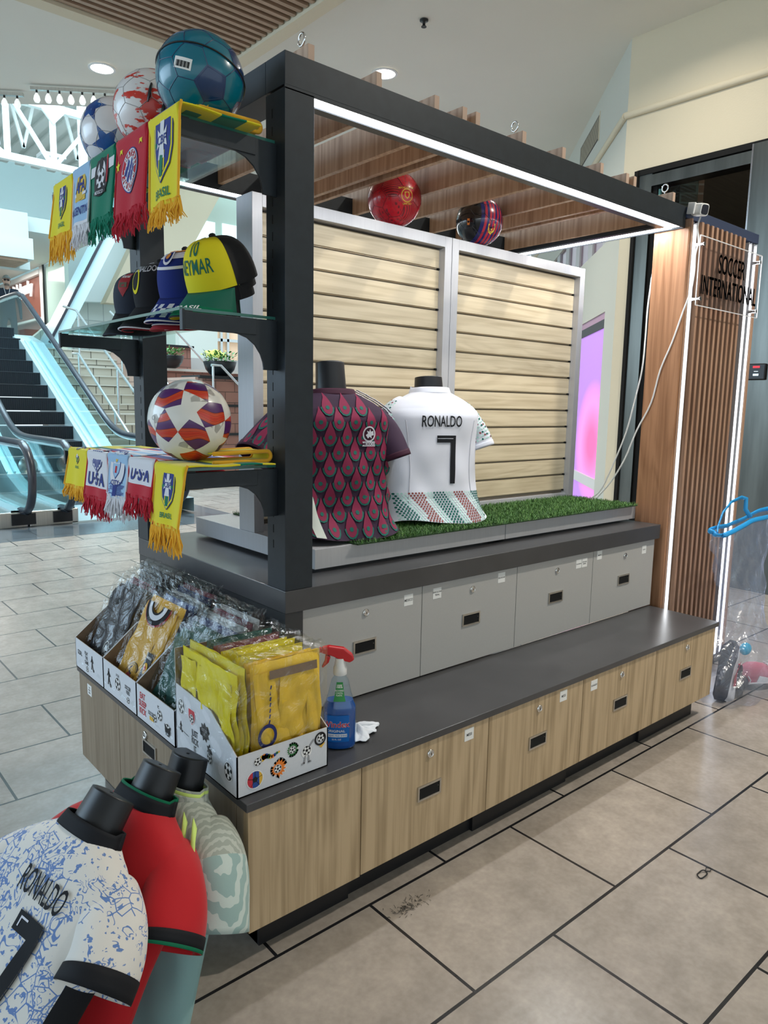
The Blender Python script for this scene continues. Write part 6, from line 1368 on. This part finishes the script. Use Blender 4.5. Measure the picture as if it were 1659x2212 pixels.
D.build('front_label', [mat('label_blue', (.0, .12, .45), .3), whitepaper, mat('label_red', (.5, .01, .04), .4)], t)
D = MB(); decal(D, flat2([[(-.016, -.026), (.020, -.026), (.016, .026), (-.012, .026)]], .008), lambda a, b: Fb(a, b, .01), 0, off=(-.004, .163)); decal(D, text2('100%', .010, .02, .8), lambda a, b: Fb(a, b, .03), 1, off=(-.003, .178)); decal(D, text2('RECOVERED\nCOASTAL\nPLASTIC', .0046, .01, .9), lambda a, b: Fb(a, b, .03), 1, off=(-.003, .160)); D.build('neck_label', [mat('label_green', (.02, .25, .05), .4), whitepaper], t)
R = random.Random(9); b = MB()
def rag(u, v):
    a = 2*PI*u; r = v*(.055+.012*math.sin(a*3+1)+.008*math.sin(a*7)); return Vector((.423+r*math.cos(a)*1.25, .118+r*math.sin(a)*.75, .4375+(1-v**1.5)*(.022+.012*math.sin(a*4))+.006*abs(math.sin(a*9+v*6))*v))
b.grid(rag, 60, 16, 0); tag(b.build('cleaning_cloth', mat('cloth_white', (.70, .73, .78), .85, bump=(90, .3, .004)), solid=.002), 'crumpled white cleaning cloth beside the spray bottle', 'cloth')

# ================================================================ PLASTIC BAG WITH SHOES
film2 = film.copy(); film2.name = 'hazy_film'; n2 = film2.node_tree.nodes; n2['Mix Shader'].inputs[0].default_value = .10; n2['Glossy BSDF'].inputs['Roughness'].default_value = .22; n2['Transparent BSDF'].inputs[0].default_value = (.90, .93, 1, 1); n2['Noise Texture'].inputs['Scale'].default_value = 9
df = n2.new('ShaderNodeBsdfTranslucent'); df.inputs[0].default_value = (.75, .82, 1, 1); d2 = n2.new('ShaderNodeBsdfDiffuse'); d2.inputs[0].default_value = (.7, .78, 1, 1); mm = n2.new('ShaderNodeMixShader'); mm.inputs[0].default_value = .07; L2 = film2.node_tree.links; L2.new(n2['Mix Shader'].outputs[0], mm.inputs[1]); L2.new(d2.outputs[0], mm.inputs[2]); L2.new(mm.outputs[0], n2['Material Output'].inputs[0])
t = thing('plastic_bag', 'clear zip bag standing on the floor with shoes in it, blue zip at the top', 'bag', (2.80, .06, 0))
ring_t = [(0, 2.83, .05, .31, .15), (.06, 2.82, .05, .33, .16), (.2, 2.80, .06, .26, .13), (.34, 2.84, .08, .17, .09), (.46, 2.86, .09, .18, .07), (.62, 2.80, .09, .24, .06), (.80, 2.77, .08, .30, .05), (.84, 2.77, .08, .31, .045)]
def bagf(u, v):
    z = v*.84
    for (a, b_) in zip(ring_t[:-1], ring_t[1:]):
        if z <= b_[0]: break
    f = (z-a[0])/(b_[0]-a[0]); f = f*f*(3-2*f); c = [a[i]+(b_[i]-a[i])*f for i in range(1, 5)]; an = 2*PI*u; cr_ = 1+.07*math.sin(an*5+z*23)+.05*math.sin(an*11-z*41)
    return Vector((c[0]+c[2]*math.cos(an)*cr_, c[1]+c[3]*math.sin(an)*cr_, z+.003+.012*math.sin(an*3)*v-.07*math.cos(an)*v*-1*(v > .6)*(v-.6)))
b = MB(); b.grid(bagf, 80, 60, 0, sm=False); b.build('bag_film', film2, t)
zipb = mat('zip_blue', (.02, .32, .72), .3, spec=.6)
b = MB(); b.tube([bagf(k/60, 1.0) for k in range(60)], .0045, 6, closed=True, flat=2.6); b.tube([bagf(.5, 1.0)+Vector((.03, 0, 0)), (2.52, .09, .84), (2.58, .10, .90), (2.66, .10, .945), (2.76, .10, .96), (2.82, .10, .95), (2.80, .09, .90), (2.84, .08, .86)], .0045, 6, flat=2.4); b.build('zip_strip', zipb, t)
def mat3(loc, x, z):
    x = Vector(x).normalized(); z = Vector(z); z = (z-x*z.dot(x)).normalized(); y = z.cross(x); return Matrix.Translation(loc) @ Matrix((x, y, z)).transposed().to_4x4() @ Matrix.Translation((0, 0, -.04))
def shoe(lab, M, up_, sole, accent, rev=False):
    t = thing('shoe', lab, 'shoe', M.translation, rot=M, group='shoes in the zip bag')
    def W(s_): return lerp_tab([(0, .020), (.08, .033), (.3, .034), (.55, .036), (.75, .045), (.9, .040), (1, .012)], s_)
    def Hh(s_): return lerp_tab([(0, .085), (.1, .100), (.25, .098), (.4, .088), (.6, .060), (.8, .042), (1, .022)], s_)
    b = MB(); b.grid(lambda u, v: Vector(((v-.5)*.29, W(v)*math.cos(PI*u), .018+Hh(v)*math.sin(PI*u)**.8)), 22, 30, 0); b.build('upper', up_, t)
    b = MB(); b.grid(lambda u, v: Vector(((v-.5)*.30, (W(v)+.004)*math.cos(2*PI*u), .012+.014*math.sin(2*PI*u)+(.012*max(0, v-.8)*5))), 20, 30, 0); b.build('sole', sole, t)
    b = MB()
    for s_ in (-1, 1): b.prism([(-.07, s_*.044, .03), (-.02, s_*.046, .025), (.06, s_*.043, .055), (.0, s_*.040, .045), (-.06, s_*.038, .06)], (0, s_*.002, 0))
    b.build('side_mark', accent, t)
    b = MB()
    for k in range(5): b.tube([(-.01+k*.018, -.02, .100-k*.012), (-.005+k*.018, 0, .108-k*.012), (-.01+k*.018, .02, .100-k*.012)], .003, 5)
    b.build('laces', white, t)
shw = mat('shoe_white', (.70, .68, .66), .6); shk = mat('shoe_dark', (.03, .035, .045), .5); shr = mat('shoe_red', (.42, .02, .04), .5); shp = mat('shoe_pink', (.70, .22, .28), .55)
shoe('white and red shoe with a dark sole standing on its side in the zip bag', mat3((2.665, .045, .125), (.50, .10, .86), (.9, -.15, -.35)), shw, shk, shr)
shoe('dark sneaker lying behind the white one in the zip bag', Matrix.Translation((2.80, .10, .045)) @ Matrix.Rotation(.1, 4, 'Z') @ Matrix.Rotation(1.4, 4, 'X'), shk, shr, shw)
shoe('pink and white shoe at the right end of the zip bag', Matrix.Translation((2.93, -.01, .035)) @ Matrix.Rotation(-.5, 4, 'Z') @ Matrix.Rotation(.3, 4, 'X'), shp, shw, shw)
b = MB(); b.grid(lambda u, v: Vector((2.80+.04*math.sin(PI*v)*math.cos(2*PI*u), .03+.025*math.sin(PI*v)*math.sin(2*PI*u), .215+.03*math.cos(PI*v))), 14, 8); tag(b.build('sock', mat('sock_blue', (.04, .42, .62), .8)), 'bright blue cloth bundled on top of the shoes in the bag', 'sock')

# floor litter
b = MB(); b.tube([(1.224+.022*math.cos(a), -.535+.011*math.sin(a), .004+.002*math.sin(3*a)) for a in [2*PI*k/20 for k in range(20)]], .002, 5, closed=True); b.tube([(1.246, -.535, .004), (1.262, -.528, .005), (1.272, -.540, .004), (1.258, -.543, .003)], .0016, 5, closed=True)
tag(b.build('hair_tie', ink), 'small black hair tie lying on the beige floor tile at lower right', 'hair tie')
b = MB(); R = random.Random(2)
for k in range(90):
    cx, cy = R.gauss(.455, .03), R.gauss(-.082, .012); a = R.uniform(0, 6); l = R.uniform(.004, .012); b.tube([(cx, cy, .001), (cx+l*math.cos(a), cy+l*math.sin(a), R.uniform(.001, .006))], .0006, 4, caps=False)
o = b.build('dust_clump', mat('dust_grey', (.06, .055, .05), .9)); tag(o, 'dark clump of dust on the floor by the tile joint', 'dust'); o['kind'] = 'stuff'

# ---------------------------------------------------------------- tidy: drop the build-time origin notes
for o in bpy.data.objects:
    if '_og' in o.keys(): del o['_og']
